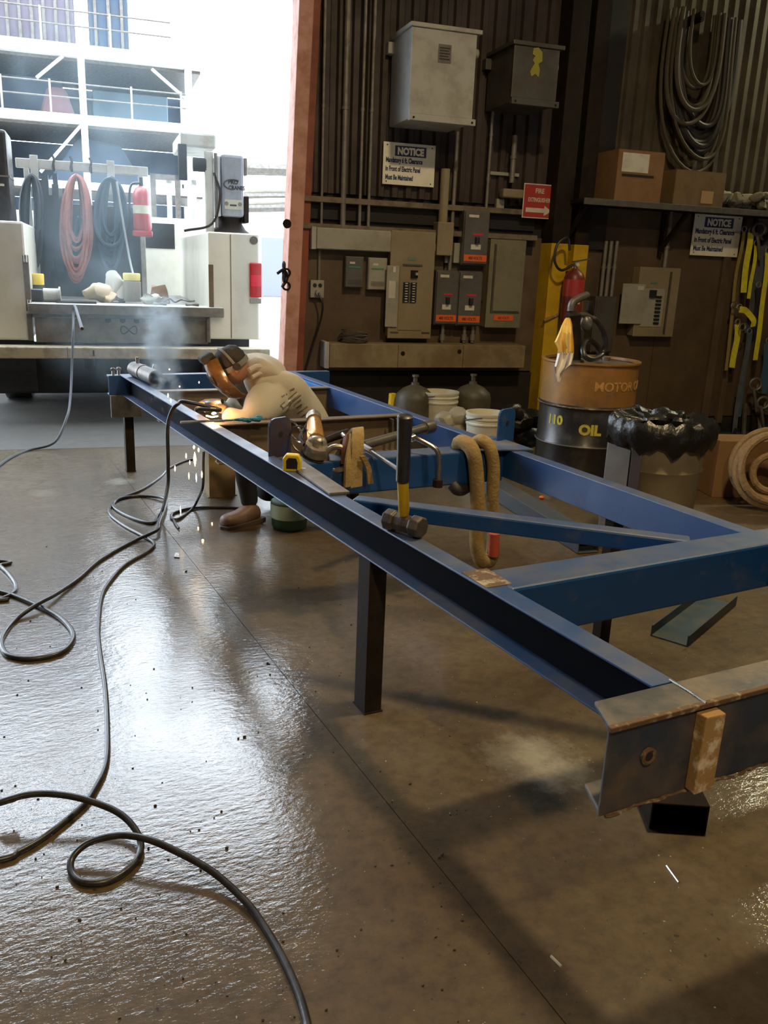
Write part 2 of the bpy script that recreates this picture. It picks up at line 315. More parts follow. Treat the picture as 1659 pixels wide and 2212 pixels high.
BRICKB = mat('pale_building_cladding', (.45,.43,.40), .8, 0, (.38,.36,.33), 2, .5); CRANEG = mat('grey_crane_housing', (.21,.22,.25), .45, .1, (.15,.155,.17), 9, .5)
CEIL = mat('dark_roof_deck', (.045,.035,.025), .8)
HOT = mat('molten_metal', (1,.5,.1), .5, emit=(1,.62,.22,26)); SPARK = mat('glowing_spark', (1,.5,.1), .5, emit=(1,.62,.24,16)); ARC = mat('arc_glow', (1,1,1), .5, emit=(1,.93,.85,60))
LAMPM = mat('lamp_housing', (.3,.3,.3), .5); LAMPE = mat('lamp_lens', (1,.85,.6), .5, emit=(1,.80,.5,9))
FLOOR = floor_mat()
# ---------------------------------------------------------------- setting
def struct(name, b, m, parent=None, **k): return ob(name, b, m, parent, kind=None if parent else 'structure', **k)
fu0, fu1 = -5.2, 10.5
floor = thing('floor', None, None, V((0,0,0)), kind='structure')
# slabs of the shop floor: sawn joints between them, a wider one at the door
jx = .985
P = lambda x, y, z=0: V((x, y, z))
def thr(x): return WO.y+(x-WO.x)*WD.y/WD.x
for (x0, x1, y0, yb) in ((-6.2, jx-.0012, -6.5, None), (jx+.0012, 11.5, -6.5, None)):
    ya, yc = thr(x0)-.012, thr(x1)-.012
    ob('slab', B().hexa([P(x0,y0,-.12),P(x1,y0,-.12),P(x1,yc,-.12),P(x0,ya,-.12),P(x0,y0),P(x1,y0),P(x1,yc),P(x0,ya)]), FLOOR, floor)
ob('joint_bed', B().box((-6.2,-6.5,-.16), (11.5,8,-.010)), TAR, floor)
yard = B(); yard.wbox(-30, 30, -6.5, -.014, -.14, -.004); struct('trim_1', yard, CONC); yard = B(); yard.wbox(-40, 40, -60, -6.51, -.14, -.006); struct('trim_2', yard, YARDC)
# back wall, right of the doorway
wall = thing('wall_back', None, None, W(1.5, 0, 0), kind='structure')
def corr(u0, u1, z0, z1, off, pitch=.115, d=.028):
    b = B(); n = max(1, round((u1-u0)/pitch)); p = (u1-u0)/n; pts = []
    for i in range(n):
        a = u0+i*p; pts += [(a, 0), (a+.38*p, 0), (a+.5*p, d), (a+.88*p, d)]
    pts.append((u1, 0)); fr = [(u, off+o) for u, o in pts]; bk = [(u, off-.012) for u, o in pts]; vs = []
    for z in (z0, z1):
        vs += [W(u, o, z) for u, o in fr]
    k = len(fr); vs += [W(u0, off-.012, z0), W(u1, off-.012, z0), W(u0, off-.012, z1), W(u1, off-.012, z1)]
    f = [(i, i+1, k+i+1, k+i) for i in range(k-1)]+[(2*k, 2*k+1, 2*k+3, 2*k+2)]
    b.add(vs, f); return b
ob('backing', B().wbox(1.62, 9.6, -.30, -.02, 0, 6.4), TAR, wall)
u = 1.62
while u < 3.9: ob('metal_panel', corr(u, u+.575, 1.98, 6.4, 0), DKBROWN, wall); u += .577
u = 4.35
while u < 9.3: ob('metal_panel', corr(u, u+.86, 2.12, 6.4, .0, .108), OLIVE, wall); u += .862
for u in (1.64, 2.86): ob('plywood_panel', B().wbox(u, u+1.21, -.01, .012, .60, 1.73), PLYB, wall, bev=.003)
for u in (4.16, 5.0, 5.86): ob('plywood_panel', B().wbox(u, u+(.835 if u < 5.5 else 1.3), -.01, .014, .16, 2.02), PLY, wall, bev=.003)
ob('base_board', B().wbox(1.62, 3.75, -.01, .03, 0, .59), TAR, wall)
ob('base_board', B().wbox(4.1, 7.5, -.01, .03, 0, .15), TAR, wall)
for z in (1.935, 1.735):
    ob('girt', B().wbox(1.62, 3.66, .0, .085, z-.03, z+.012), mat('dusty_girt', (.19,.15,.11), .8, 0, (.10,.075,.05), 9, .8), wall, bev=.003); ob('girt', B().wbox(1.62, 3.66, .0, .012, z-.15, z), TAR, wall)
ob('upright', B().wbox(5.62, 5.70, .014, .05, .1, 2.0), PLYB, wall, bev=.004)
ob('upright', B().wbox(5.80, 5.86, .014, .06, .1, 2.0), PLYB, wall, bev=.004)
# H column: yellow to head height, dark above
col = thing('steel_column', 'steel H column painted yellow at the bottom, dark above, in the wall corner', 'column', W(3.9, .1, 0))
for z0, z1, m1, nm in ((0, 1.69, YEL, 'painted_section'), (1.69, 6.4, DARKST, 'bare_section')):
    b = B(); b.wbox(3.74, 3.90, .0, .20, z0, z1); b.wbox(3.90, 3.99, .0, .03, z0, z1); b.wbox(3.99, 4.13, .0, .14, z0, z1); ob(nm, b, m1, col, bev=.004)
ob('duct', B().wbox(4.14, 4.34, .0, .05, 1.66, 6.4), TAR, wall)
# door jamb: leaning post, pale edge towards the light
lean = lambda z: .038*z
jb = thing('door_1', None, None, W(1.5, .0, 0), kind='structure')
def leanbox(u0, u1, o0, o1, z0, z1):
    b = B(); return b.hexa([W(u0+lean(z0),o1,z0),W(u1+lean(z0),o1,z0),W(u1+lean(z0),o0,z0),W(u0+lean(z0),o0,z0),W(u0+lean(z1),o1,z1),W(u1+lean(z1),o1,z1),W(u1+lean(z1),o0,z1),W(u0+lean(z1),o0,z1)])
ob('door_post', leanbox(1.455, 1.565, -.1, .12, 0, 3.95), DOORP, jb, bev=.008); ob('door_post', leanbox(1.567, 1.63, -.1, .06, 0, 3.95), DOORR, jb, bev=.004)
for k, z in enumerate((1.33, 1.37, 1.42, 1.27)):
    ob('latch_link', B().torus(W(1.475+.02*(k%2), .14, z), .028, .009, (WN if k%2 else WD), 14, 6), DARKST, jb, smooth=True)
ob('latch_pin', B().tube(spline([W(1.42,.15,1.36), W(1.47,.16,1.39), W(1.50,.14,1.33), W(1.46,.15,1.26)], 6), .012, 6), DARKST, jb, smooth=True)
ob('dent', B().cyl(W(1.50,.121,1.73), W(1.50,.126,1.73), .035, n=9), DARKST, jb)
ob('header', B().wbox(-5.2, 1.65, -.3, .12, 3.95, 6.4), DKBROWN, jb)
ob('door_post', B().wbox(-4.9, -4.7, -.1, .12, 0, 3.95), DOORP, jb)
# the rest of the shell
def shell(name, u0, u1, o0, o1, z0, z1, m=DKBROWN): struct(name, B().wbox(u0, u1, o0, o1, z0, z1), m)
shell('wall_left', -5.3, -5.0, -.3, 14.5, 0, 6.4); shell('wall_right', 9.6, 9.9, -.3, 14.5, 0, 6.4, OLIVE)
shell('wall_front', -5.3, 9.9, 14.2, 14.5, 0, 6.4); shell('ceiling', -5.3, 9.9, -.3, 14.5, 6.4, 6.6, CEIL)
shell('wall_facade', -14, -5.0, -.45, -.3, 0, 9, BRICKB); shell('wall_facade', 1.66, 12, -.45, -.31, 0, 9, BRICKB); shell('wall_facade', -5.0, 1.66, -.45, -.31, 4.0, 9, BRICKB)
for i, (p, e, c) in enumerate(LAMPS):
    l = thing('bay_lamp', ['round high bay lamp hanging over the floor behind the photographer', 'round high bay lamp hanging above the frame', 'round high bay lamp near the right-hand racks'][i], 'lamp', V(p))
    ob('shade', B().lathe(p, [(.06,.32),(.10,.28),(.24,.06),(.26,0),(.25,0),(.09,.27),(.05,.30)], 24), LAMPM, l, smooth=True)
    ob('hanger', B().cyl(V(p)+V((0,0,.3)), V((p[0],p[1],6.4)), .01, n=6), DARKST, l)
# ---------------------------------------------------------------- things on the back wall
def wb(x0, y0, x1, y1, off):
    a, c = wl(x0, y0, off), wl(x1, y1, off); return a[0], c[0], c[1], a[1]
def tag4(parent, name, m, u0, u1, z0, z1, off, d=.004, bev=0): return ob(name, B().wbox(u0, u1, off-.001, off+d, z0, z1), m, parent, bev=bev)
# big disconnects high on the wall
def bigbox(x0, y0, x1, y1, off, mm_, label, rim=.02):
    u0, u1, z0, z1 = wb(x0, y0, x1, y1, off); t = thing('electrical_enclosure', label, 'electrical box', W((u0+u1)/2, off/2, z0))
    ob('housing', B().wbox(u0, u1, .03, off-.02, z0+.01, z1-.01), mm_, t, bev=.006)
    ob('cover', B().wbox(u0-.004, u1+.004, off-.02, off, z0+.045, z1-.03), mm_, t, bev=.005)
    ob('top_rim', B().wbox(u0-rim, u1+rim+.02, .02, off+.015, z1-.03, z1), mm_, t, bev=.005)
    ob('bottom_flange', B().wbox(u0, u1+.03, off-.03, off+.01, z0, z0+.045), mm_, t, bev=.004)
    for du in (.03, u1-u0-.0): ob('screw', B().cyl(W(u0+du, off+.01, z0+.02), W(u0+du, off+.016, z0+.02), .008, n=8), DARKST, t)
    ob('mounting_bracket', B().wbox(u0-.05, u0, .0, .10, z1-.13, z1-.05), mm_, t, bev=.004); ob('conduit_hub', B().cyl(W(u1, off*.5, z1-.10), W(u1+.12, off*.5, z1-.10), .035, n=14), ENC, t, smooth=True)
    return t, (u0, u1, z0, z1)
t, (u0, u1, z0, z1) = bigbox(893, 46, 1018, 272, .50, ENCW, 'largest pale grey electrical box, mounted high on the dark ribbed wall')
lab = tag4(t, 'label', GREYST, u0+.20, u0+.30, z0+.40, z0+.52, .50)
for k in range(5): ob('label_line', B().wbox(u0+.21, u0+.29-.01*(k%2), .504, .5055, z0+.42+.018*k, z0+.428+.018*k), BLKI, lab)
t, (u0, u1, z0, z1) = bigbox(1114, 86, 1198, 234, .50, ENCD, 'dark grey electrical box high on the wall with a yellow hazard emblem')
em = [(0,.02),(.03,0),(.035,.05),(.02,.09),(.05,.11),(.045,.17),(.01,.20),(-.03,.19),(-.035,.15),(-.01,.14),(-.03,.11),(-.01,.09),(-.03,.06),(-.045,.03),(-.03,0)]
ob('hazard_emblem', B().prism([W(u0+.18+a, .502, z0+.20+b_) for a, b_ in em], -WN*.003), mat('dull_yellow_print', (.30,.27,.03), .6), t)
# notices
def notice(x0, y0, x1, y1, off, label):
    u0, u1, z0, z1 = wb(x0, y0, x1, y1, off); w, h = u1-u0, z1-z0; t = thing('notice_sign', label, 'sign', W((u0+u1)/2, off, z0))
    ob('sign_plate', B().wbox(u0, u1, off-.004, off, z0, z1), SIGNW, t, bev=.002)
    ob('header_panel', B().wbox(u0+.22*w, u0+.82*w, off-.001, off+.0008, z1-.315*h, z1-.07*h), NAVY, t)
    text('NOTICE', .225*h, wallT(u0+.52*w, off+.001, z1-.27*h), SIGNW, t, sx=.86, bold=.004, align='CENTER')
    for k, s in enumerate(('Mandatory 6 ft. Clearance', 'in Front of Electric Panel', 'Must Be Maintained')):
        text(s, .165*h, wallT(u0+.05*w, off+.0005, z1-(.47+.205*k)*h), NAVY, t, sx=.52*w/.508*1.27, bold=.0022)
    for a, b_ in ((.07,.93),(.93,.93),(.07,.07),(.93,.07)): ob('screw', B().cyl(W(u0+a*w, off, z0+b_*h), W(u0+a*w, off+.004, z0+b_*h), .005, n=8), DARKST, t)
notice(829, 305, 937, 405, .06, 'notice sign about electric panel clearance under the big pale box')
notice(1502, 460, 1592, 556, .06, 'notice sign about electric panel clearance below the cardboard boxes, beside the straps')
u0, u1, z0, z1 = wb(1133, 395, 1195, 474, .10); w, h = u1-u0, z1-z0
t = thing('fire_sign', 'small red fire extinguisher sign with a white arrow pointing right', 'sign', W((u0+u1)/2, .1, z0))
ob('sign_plate', B().wbox(u0, u1, .096, .10, z0, z1), WHITE, t); ob('sign_face', B().wbox(u0+.008, u1-.008, .0995, .101, z0+.008, z1-.008), SIGNR, t)
text('FIRE', .20*h, wallT(u0+.5*w, .102, z1-.27*h), WHITE, t, bold=.001, sx=.85, align='CENTER'); text('EXTINGUISHER', .17*h, wallT(u0+.5*w, .102, z1-.52*h), WHITE, t, sx=.66, bold=.001, align='CENTER')
ob('arrow', B().prism([W(u0+a*w, .1015, z0+b_*h) for a, b_ in ((.10,.17),(.68,.17),(.68,.08),(.92,.23),(.68,.38),(.68,.30),(.10,.30))], -WN*.001), WHITE, t)
# wireway, conduits
u0, u1, z0, z1 = wb(675, 490, 845, 545, .12)
t = thing('wireway_box', 'long horizontal grey wireway box fed by four conduits from above', 'electrical box', W((u0+u1)/2, .06, z0))
ob('housing', B().wbox(u0, u1, .012, .11, z0, z1), ENC, t, bev=.004); ob('cover', B().wbox(u0+.035, u1-.005, .108, .125, z0+.004, z1-.004), ENC, t, bev=.004); ob('end_cap', B().wbox(u0-.006, u0+.03, .012, .127, z0-.003, z1+.003), ENCW, t, bev=.003)
def conduit(pts, r, label, m=GALV, group=None, straps=2):
    t = thing('conduit', label, 'conduit', pts[-1]); ob('pipe', B().tube(pts, r, 10), m, t, smooth=True)
    a, b_ = V(pts[0]), V(pts[-1])
    for k in range(straps):
        c = a.lerp(b_, (k+.6)/(straps+.3)); ob('pipe_strap', B().cyl(c+V((0,0,.012)), c-V((0,0,.012)), r*1.28, n=10), m, t, smooth=True)
    return t
def vcond(x, y0, y1, off, r, label, **k):
    u1_, z0_ = wl(x, y1, off); z1_ = wl(x, y0, off)[1]; return conduit([W(u1_, off, z1_), W(u1_, off, z0_)], r, label, **k)
for x, r, nm in ((694, .011, 'leftmost thin conduit running up the ribbed wall beside the door post'), (740, .022, 'thickest of the four conduits above the wireway box'), (776, .013, 'third conduit from the door post above the wireway box'), (795, .013, 'fourth conduit from the door post above the wireway box')):
    uu, zz = wl(x, 490, .07); conduit([W(uu, .07, 4.6), W(uu, .07, z1-.01)], r, nm)
uu = wl(978, 480, .06)[0]; conduit([W(uu,.05,2.5), W(uu,.05,1.43)], .016, 'slim conduit dropping from the big pale box to the grey switches')
uu, zz = wl(957, 480, .08); t = conduit([W(uu,.07,wl(968,365,.08)[1]), W(uu,.07,zz)], .038, 'thick capped pipe beside the tall grey switch', m=ENCT, straps=0)
ob('junction_box', B().wbox(uu-.06, uu+.08, .015, .13, zz-.26, zz), ENCT, t, bev=.008); ob('elbow', B().wbox(uu-.12, uu-.05, .03, .10, zz-.23, zz-.17), ENCT, t, bev=.01)
uu, zz = wl(1050, 452, .08); t = conduit([W(uu,.08,wl(1058,232,.08)[1]), W(uu,.08,zz)], .013, 'thin conduit with a coupling box at its top, above the tallest grey switch'); ob('coupling', B().wbox(uu-.03, uu+.035, .05, .13, wl(1058,232,.08)[1], wl(1060,200,.08)[1]), GALV, t, bev=.008)
t = vcond(1105, 292, 395, .10, .022, 'short thick conduit stub under the dark electrical box', straps=1)
uu, zz = wl(1098, 408, .10); ob('elbow_fitting', B().wbox(uu-.06, uu+.13, .05, .14, zz-.07, zz), ENCT, t, bev=.015)
uu, zz = wl(1075, 375, .06); t = thing('strut_bracket', 'small pale strut bracket left of the red sign', 'bracket', W(uu, .05, zz)); ob('rail', B().wbox(uu-.06, uu+.20, .0, .05, zz-.01, zz+.015), ENC, t); ob('tab', B().wbox(uu+.02, uu+.09, .0, .04, zz-.28, zz-.19), ENC, t, bev=.003)
# small boxes
def smallbox(x0, y0, x1, y1, m, label, d=.09):
    u0, u1, z0, z1 = wb(x0, y0, x1, y1, d); w = u1-u0; h = z1-z0; t = thing('contactor_box', label, 'electrical box', W((u0+u1)/2, d/2, z0))
    ob('housing', B().wbox(u0, u1, .012, d-.01, z0, z1), ENCD if m is SWG else m, t, bev=.004); ob('cover', B().wbox(u0+.004, u1-.004, d-.01, d, z0+.004, z1-.004), m, t, bev=.004)
    tag4(t, 'label', WHITE, u0+.22*w, u0+.5*w, z1-.24*h, z1-.17*h, d); tag4(t, 'green_stripe', mat('green_print', (.06,.28,.18), .5), u0+.15*w, u1-.2*w, z1-.36*h, z1-.32*h, d)
    for k in range(4): ob('vent_slot', B().wbox(u0+.15*w, u1-.15*w, d-.002, d+.002, z0+(.12+.04*k)*h, z0+(.135+.04*k)*h), ENCD, t)
smallbox(747, 553, 785, 622, SWG, 'small dark grey control box below the wireway, nearer the door'); smallbox(797, 556, 835, 627, ENC, 'small pale grey control box below the wireway, beside the tall beige panel')
uu, zz = wl(685, 622, .05); t = thing('wall_outlet', 'small metal outlet box with a cord plugged in, near the door post', 'outlet', W(uu,.03,zz-.07))
ob('box', B().wbox(uu-.055, uu+.055, .012, .06, zz-.075, zz+.06), ENC, t, bev=.004); [ob('socket', B().cyl(W(uu-.022+.044*k,.06,zz+.02), W(uu-.022+.044*k,.064,zz+.02), .016, n=12), BLKPL, t) for k in range(2)]
ob('plug', B().cyl(W(uu,.06,zz-.03), W(uu,.10,zz-.035), .02, n=12), ENCW, t, smooth=True)
ob('power_cord', B().tube(spline([W(uu,.10,zz-.035), W(uu+.03,.12,zz-.12), W(uu+.02,.1,zz-.25), W(uu-.05,.08,zz-.5), W(uu-.14,.08,zz-.85), W(uu-.17,.08,zz-1.25)], 6), .008, 6), BLKPL, t, smooth=True)
ob('conduit', B().cyl(W(uu+.02,.03,zz+.06), W(uu+.02,.03,1.55), .012, n=8), GALV, t, smooth=True)
# tall beige panelboard
d = .13; u0, u1, z0, z1 = wb(846, 497, 930, 732, d); w = u1-u0; h = z1-z0
t = thing('panelboard', 'tall beige breaker panel with its small door open, in the middle of the wall', 'electrical panel', W((u0+u1)/2, .06, z0))
ob('housing', B().wbox(u0+.015, u1-.01, .012, d-.02, z0+.01, z1-.01), ENCT, t, bev=.004); ob('cover', B().wbox(u0, u1, d-.02, d, z0, z1), ENCT, t, bev=.005)
dd = ob('door', B().wbox(u0-.03, u0+.19*w, d+.002, d+.016, z0+.11*h, z0+.68*h), ENC, t, bev=.003); tag4(dd, 'paper_card', WHITE, u0-.01, u0+.12*w, z0+.38*h, z0+.54*h, d+.016); tag4(dd, 'paper_card', WHITE, u0+.02, u0+.11*w, z0+.62*h, z0+.67*h, d+.016)
ob('dead_front', B().wbox(u0+.22*w, u1-.24*w, d-.001, d+.006, z0+.08*h, z0+.67*h), ENCT, t, bev=.002); ob('latch_groove', B().wbox(u0+.28*w, u1-.28*w, d, d+.010, z0+.685*h, z0+.70*h), ENCD, t)
tag4(t, 'green_plate', mat('pale_green_plate', (.14,.21,.16), .5), u0+.38*w, u0+.58*w, z0+.735*h, z0+.765*h, d)
for cx_ in (0, 1):
    for k in range(8):
        ob('breaker', B().wbox(u0+(.30+.165*cx_)*w, u0+(.44+.165*cx_)*w, d+.005, d+.018, z0+(.345+.024*k)*h, z0+(.364+.024*k)*h), BLKPL, t); ob('breaker_label', B().wbox(u0+(.34+.165*cx_)*w, u0+(.40+.165*cx_)*w, d+.018, d+.02, z0+(.35+.024*k)*h, z0+(.358+.024*k)*h), WHITE, t)
ob('main_breaker', B().wbox(u0+.46*w, u0+.61*w, d+.005, d+.03, z0+.575*h, z0+.645*h), DARKST, t, bev=.003); ob('toggle', B().wbox(u0+.54*w, u0+.59*w, d+.03, d+.05, z0+.60*h, z0+.625*h), ENC, t)
for a in (.06, .78): ob('latch_plate', B().wbox(u0+a*w, u0+a*w+.07, d, d+.004, z0+.05*h, z0+.065*h), ENCD, t)
# grey safety switches
def switch(x0, y0, x1, y1, label, d=.14, texts='480 VOLTS'):
    u0, u1, z0, z1 = wb(x0, y0, x1, y1, d); w = u1-u0; h = z1-z0; t = thing('safety_switch', label, 'electrical switch', W((u0+u1)/2, .07, z0), 'grey safety switches with orange voltage stickers')
    ob('housing', B().wbox(u0, u1, .012, d-.02, z0, z1), SWG, t, bev=.005); cv = ob('cover', B().wbox(u0+.02*w, u1, d-.02, d, z0+.01, z1-.01), SWG, t, bev=.006)
    tag4(t, 'name_plate', WHITE, u0+.15*w, u0+.55*w, z1-.13*h, z1-.08*h, d); tag4(t, 'orange_sticker', ORANGE, u0+.04*w, u1-.03*w, z0+.07*h, z0+.19*h, d)
    text(texts, .075*h, wallT(u0+.5*w, d+.0045, z0+.105*h), BLKI, t, align='CENTER', sx=.72*w/.21*.62/h if h > .45 else .8, bold=.0005)
    tag4(t, 'red_print', REDL, u0+.35*w, u0+.75*w, z0+.55*h, z0+.585*h, d); tag4(t, 'rating_card', WHITE, u0+.30*w, u0+.70*w, z0+.29*h, z0+.38*h, d)
    ob('handle', B().wbox(u0+.44*w, u0+.58*w, d, d+.04, z0+.40*h, z0+.52*h), BLKPL, t, bev=.006); ob('side_lever', B().wbox(u1, u1+.03, .04, .10, z0+.42*h, z0+.48*h), DARKST, t, bev=.004)
    return t
switch(945, 583, 985, 703, 'lower left grey safety switch with orange sticker, next to the tall beige panel')
switch(994, 585, 1036, 705, 'lower right grey safety switch with orange sticker, next to the wide beige box')
switch(1006, 453, 1051, 574, 'uppermost grey safety switch with orange sticker, above the other two')
u, z = wl(960, 540, .05); t = thing('pipe_nipple', 'short pale pipe fitting above the lower left grey switch', 'pipe', W(u,.05,z)); ob('pipe', B().cyl(W(u+.02,.05,z-.1), W(u+.02,.05,z+.14), .018, n=10), GALV, t, smooth=True); ob('pipe', B().wbox(u+.08, u+.13, .02, .07, z-.10, z+.06), ENC, t, bev=.006)
for k, x in enumerate((955, 1002, 1020)):
    u, z = wl(x, 735, .07); t = ob('drain_pipe', B().cyl(W(u,.07,z-.02), W(u,.07,z+.16), .016, n=10).cyl(W(u,.07,z), W(u,.07,z+.05), .024, n=10), GALV, smooth=True, label=['left of the three short pipes between switches and beige trough', 'middle of the three short pipes between switches and beige trough', 'right of the three short pipes between switches and beige trough'][k], cat='pipe')
d = .16; u0, u1, z0, z1 = wb(1062, 517, 1122, 708, d); w = u1-u0; h = z1-z0
t = thing('panelboard', 'wide olive-beige breaker panel with an orange sticker, beside the yellow column', 'electrical panel', W((u0+u1)/2, .06, z0))
ob('housing', B().wbox(u0, u1, .012, d-.02, z0, z1), ENCT, t, bev=.005); ob('cover', B().wbox(u0-.004, u1+.004, d-.02, d, z0-.004, z1+.004), mat('olive_beige_enamel', (.20,.185,.115), .5, 0, (.14,.125,.08), 4, .7), t, bev=.006)
ob('door', B().wbox(u0+.16*w, u1-.08*w, d-.001, d+.008, z0+.19*h, z1-.06*h), MATS['olive_beige_enamel'], t, bev=.003); ob('hinge_edge', B().wbox(u0+.10*w, u0+.14*w, d-.001, d+.014, z0+.17*h, z1-.05*h), ENCD, t); ob('bottom_edge', B().wbox(u0+.12*w, u1-.06*w, d, d+.010, z0+.175*h, z0+.185*h), ENCD, t)
tag4(t, 'orange_sticker', ORANGE, u0+.22*w, u1-.22*w, z0+.08*h, z0+.145*h, d); text('480 VOLTS', .045*h, wallT(u0+.5*w, d+.0045, z0+.095*h), BLKI, t, align='CENTER', sx=.7)
# dusty trough with a coil of wire lying on it
u0, u1, z0, z1 = wb(712, 742, 1132, 795, .22); z0_ = wl(712, 795, .22)[1]
t = thing('cable_trough', 'long dusty beige trough fixed under the breaker panels', 'cable trough', W((u0+u1)/2, .1, z0))
n = 3
for k in range(n): ob('cover_plate', B().wbox(u0+(u1-u0)*k/n+.003, u0+(u1-u0)*(k+1)/n-.003, .21, .222, z0_+.005, z1-.005), DUSTY, t, bev=.003)
ob('housing', B().wbox(u0, u1, .03, .21, z0_, z1), DUSTY, t, bev=.006); ob('end_cap', B().wbox(u0-.03, u0, .03, .215, z0_-.004, z1+.01), ENCW, t, bev=.004)
for k in range(2): ob('knockout', B().cyl(W(u0+.62+.5*k,.222,z0_+.12+.02*k), W(u0+.62+.5*k,.226,z0_+.12+.02*k), .018, n=12), DARKST, t)
u, z = wl(768, 735, .14); b = B()
for k in range(9): b.torus(W(u+random.uniform(-.02,.02), .13+random.uniform(-.04,.04), z-.03+.012*k), .10+.008*random.random(), .0045, (.25*random.random(), .3*random.random(), 1), 22, 5)
ob('wire_coil', b, GREYST, smooth=True, label='loose coil of grey wire lying on the dusty beige trough', cat='wire')
# right part of the wall: small breaker panel, conduits, grey box
d = .13; u0, u1, z0, z1 = wb(1385, 577, 1452, 727, d); w = u1-u0; h = z1-z0
t = thing('panelboard', 'small beige breaker panel with an open door, on the brown plywood to the right', 'electrical panel', W((u0+u1)/2, .06, z0))
ob('housing', B().wbox(u0, u1, .014, d-.015, z0, z1), ENCT, t, bev=.005); ob('cover', B().wbox(u0-.004, u1+.004, d-.015, d, z0-.004, z1+.004), ENCT, t, bev=.006); ob('right_moulding', B().wbox(u1-.26*w, u1-.22*w, d, d+.012, z0+.04*h, z1-.05*h), ENCD, t)
dd = ob('door', B().wbox(u0-.17, u0+.06, d+.003, d+.017, z0+.18*h, z0+.76*h), ENC, t, bev=.003); tag4(dd, 'paper_card', WHITE, u0-.02, u0+.04, z0+.67*h, z0+.73*h, d+.017)
ob('dead_front', B().wbox(u0+.12*w, u0+.66*w, d, d+.006, z0+.14*h, z0+.70*h), ENC, t, bev=.002)
ob('main_breaker', B().wbox(u0+.27*w, u0+.42*w, d+.005, d+.03, z0+.57*h, z0+.68*h), BLKPL, t, bev=.003)
for k in range(8): ob('breaker', B().wbox(u0+.45*w, u0+.58*w, d+.005, d+.018, z0+(.18+.055*k)*h, z0+(.212+.055*k)*h), BLKPL, t)
tag4(t, 'green_plate', MATS['pale_green_plate'], u0+.28*w, u0+.45*w, z0+.77*h, z0+.80*h, d)
vcond(1435, 432, 578, .07, .020, 'conduit dropping from the shelf to the small breaker panel')
for k, x in enumerate((1297, 1308, 1320)): vcond(x, 520, 642, .08, .017, ['left of the three pipes above the grey box by the yellow column', 'middle of the three pipes above the grey box by the yellow column', 'right of the three pipes above the grey box by the yellow column'][k], straps=1)
d = .16; u0, u1, z0, z1 = wb(1289, 640, 1322, 762, d); t = thing('splice_box', 'dark grey wall box behind the drum pump', 'electrical box', W((u0+u1)/2,.08,z0)); ob('housing', B().wbox(u0, u1, .014, d-.01, z0, z1), ENCD, t, bev=.006); ob('cover', B().wbox(u0+.01, u1-.01, d-.01, d, z0+.01, z1-.01), ENCD, t, bev=.004)
# shelf with boxes
so = .42; us0, zs = wl(1262, 428, so); us1 = 7.2
t = thing('wall_shelf', 'dark steel wall shelf holding cardboard boxes', 'shelf', W(us0, .2, zs-.02))
ob('shelf_board', B().wbox(us0, us1, .01, so, zs-.03, zs), DARKST, t, bev=.003); ob('front_lip', B().wbox(us0, us1, so-.005, so+.012, zs-.045, zs+.004), GREYST, t, bev=.002)
for uu in (us0+.06, us0+1.05, us0+2.05): ob('bracket', B().bar(W(uu, so-.05, zs-.035), W(uu, .03, zs-.36), .03, .03), DARKST, t); ob('bracket', B().bar(W(uu, .03, zs-.03), W(uu, .03, zs-.42), .03, .03, upv=WN), DARKST, t)
def carton(x0, y0, x1, y1, o0, o1, label, paper=False, m=CARD):
    u0, u1, z0, z1 = wb(x0, y0, x1, y1, o1); z0 = zs+.002; t = thing('cardboard_box', label, 'box', W((u0+u1)/2, (o0+o1)/2, z0))
    ob('carton', B().wbox(u0, u1, o0, o1, z0, z1), m, t, bev=.004); ob('flap', B().wbox(u0, u1, o0, (o0+o1)/2-.003, z1, z1+.004), m, t); ob('flap', B().wbox(u0, u1, (o0+o1)/2+.003, o1, z1, z1+.004), m, t)
    if paper:
        tag4(t, 'paper_label', WHITE, u0+.04, u0+.66*(u1-u0), z0+.58*(z1-z0), z1-.02, o1, .003); ob('hand_hole', B().wbox(u0+.05, u0+.8*(u1-u0), o1-.001, o1+.002, z0+.49*(z1-z0), z0+.54*(z1-z0)), TAR, t)
    return t
carton(1338, 322, 1428, 414, .05, .37, 'taller cardboard box on the shelf with a paper label', True)
t = carton(1462, 366, 1562, 434, .05, .38, 'low cardboard box on the shelf under the hanging cables', m=CARDD); u_, z_ = wl(1520, 415, .38); tag4(t, 'tape', mat('tan_tape', (.40,.26,.12), .5), u_-.02, u_+.1, zs+.03, zs+.13, .38)
b = B()
for k in range(26): b.ball(W(wl(1545,430,.3)[0]+.035*k*.9+random.uniform(-.02,.02), .20+random.uniform(0,.16), zs+.05+random.random()*.09), (random.uniform(.04,.08), random.uniform(.04,.07), random.uniform(.03,.06)), 8, 6)
b.disp(.03, 14); ob('rag_pile', b, mat('grey_fluff', (.20,.18,.13), .95, 0, (.30,.27,.21), 16, .7, bump=.6, bscale=70), smooth=True, label='heap of grey fluffy rags on the shelf above the straps', cat='rags')
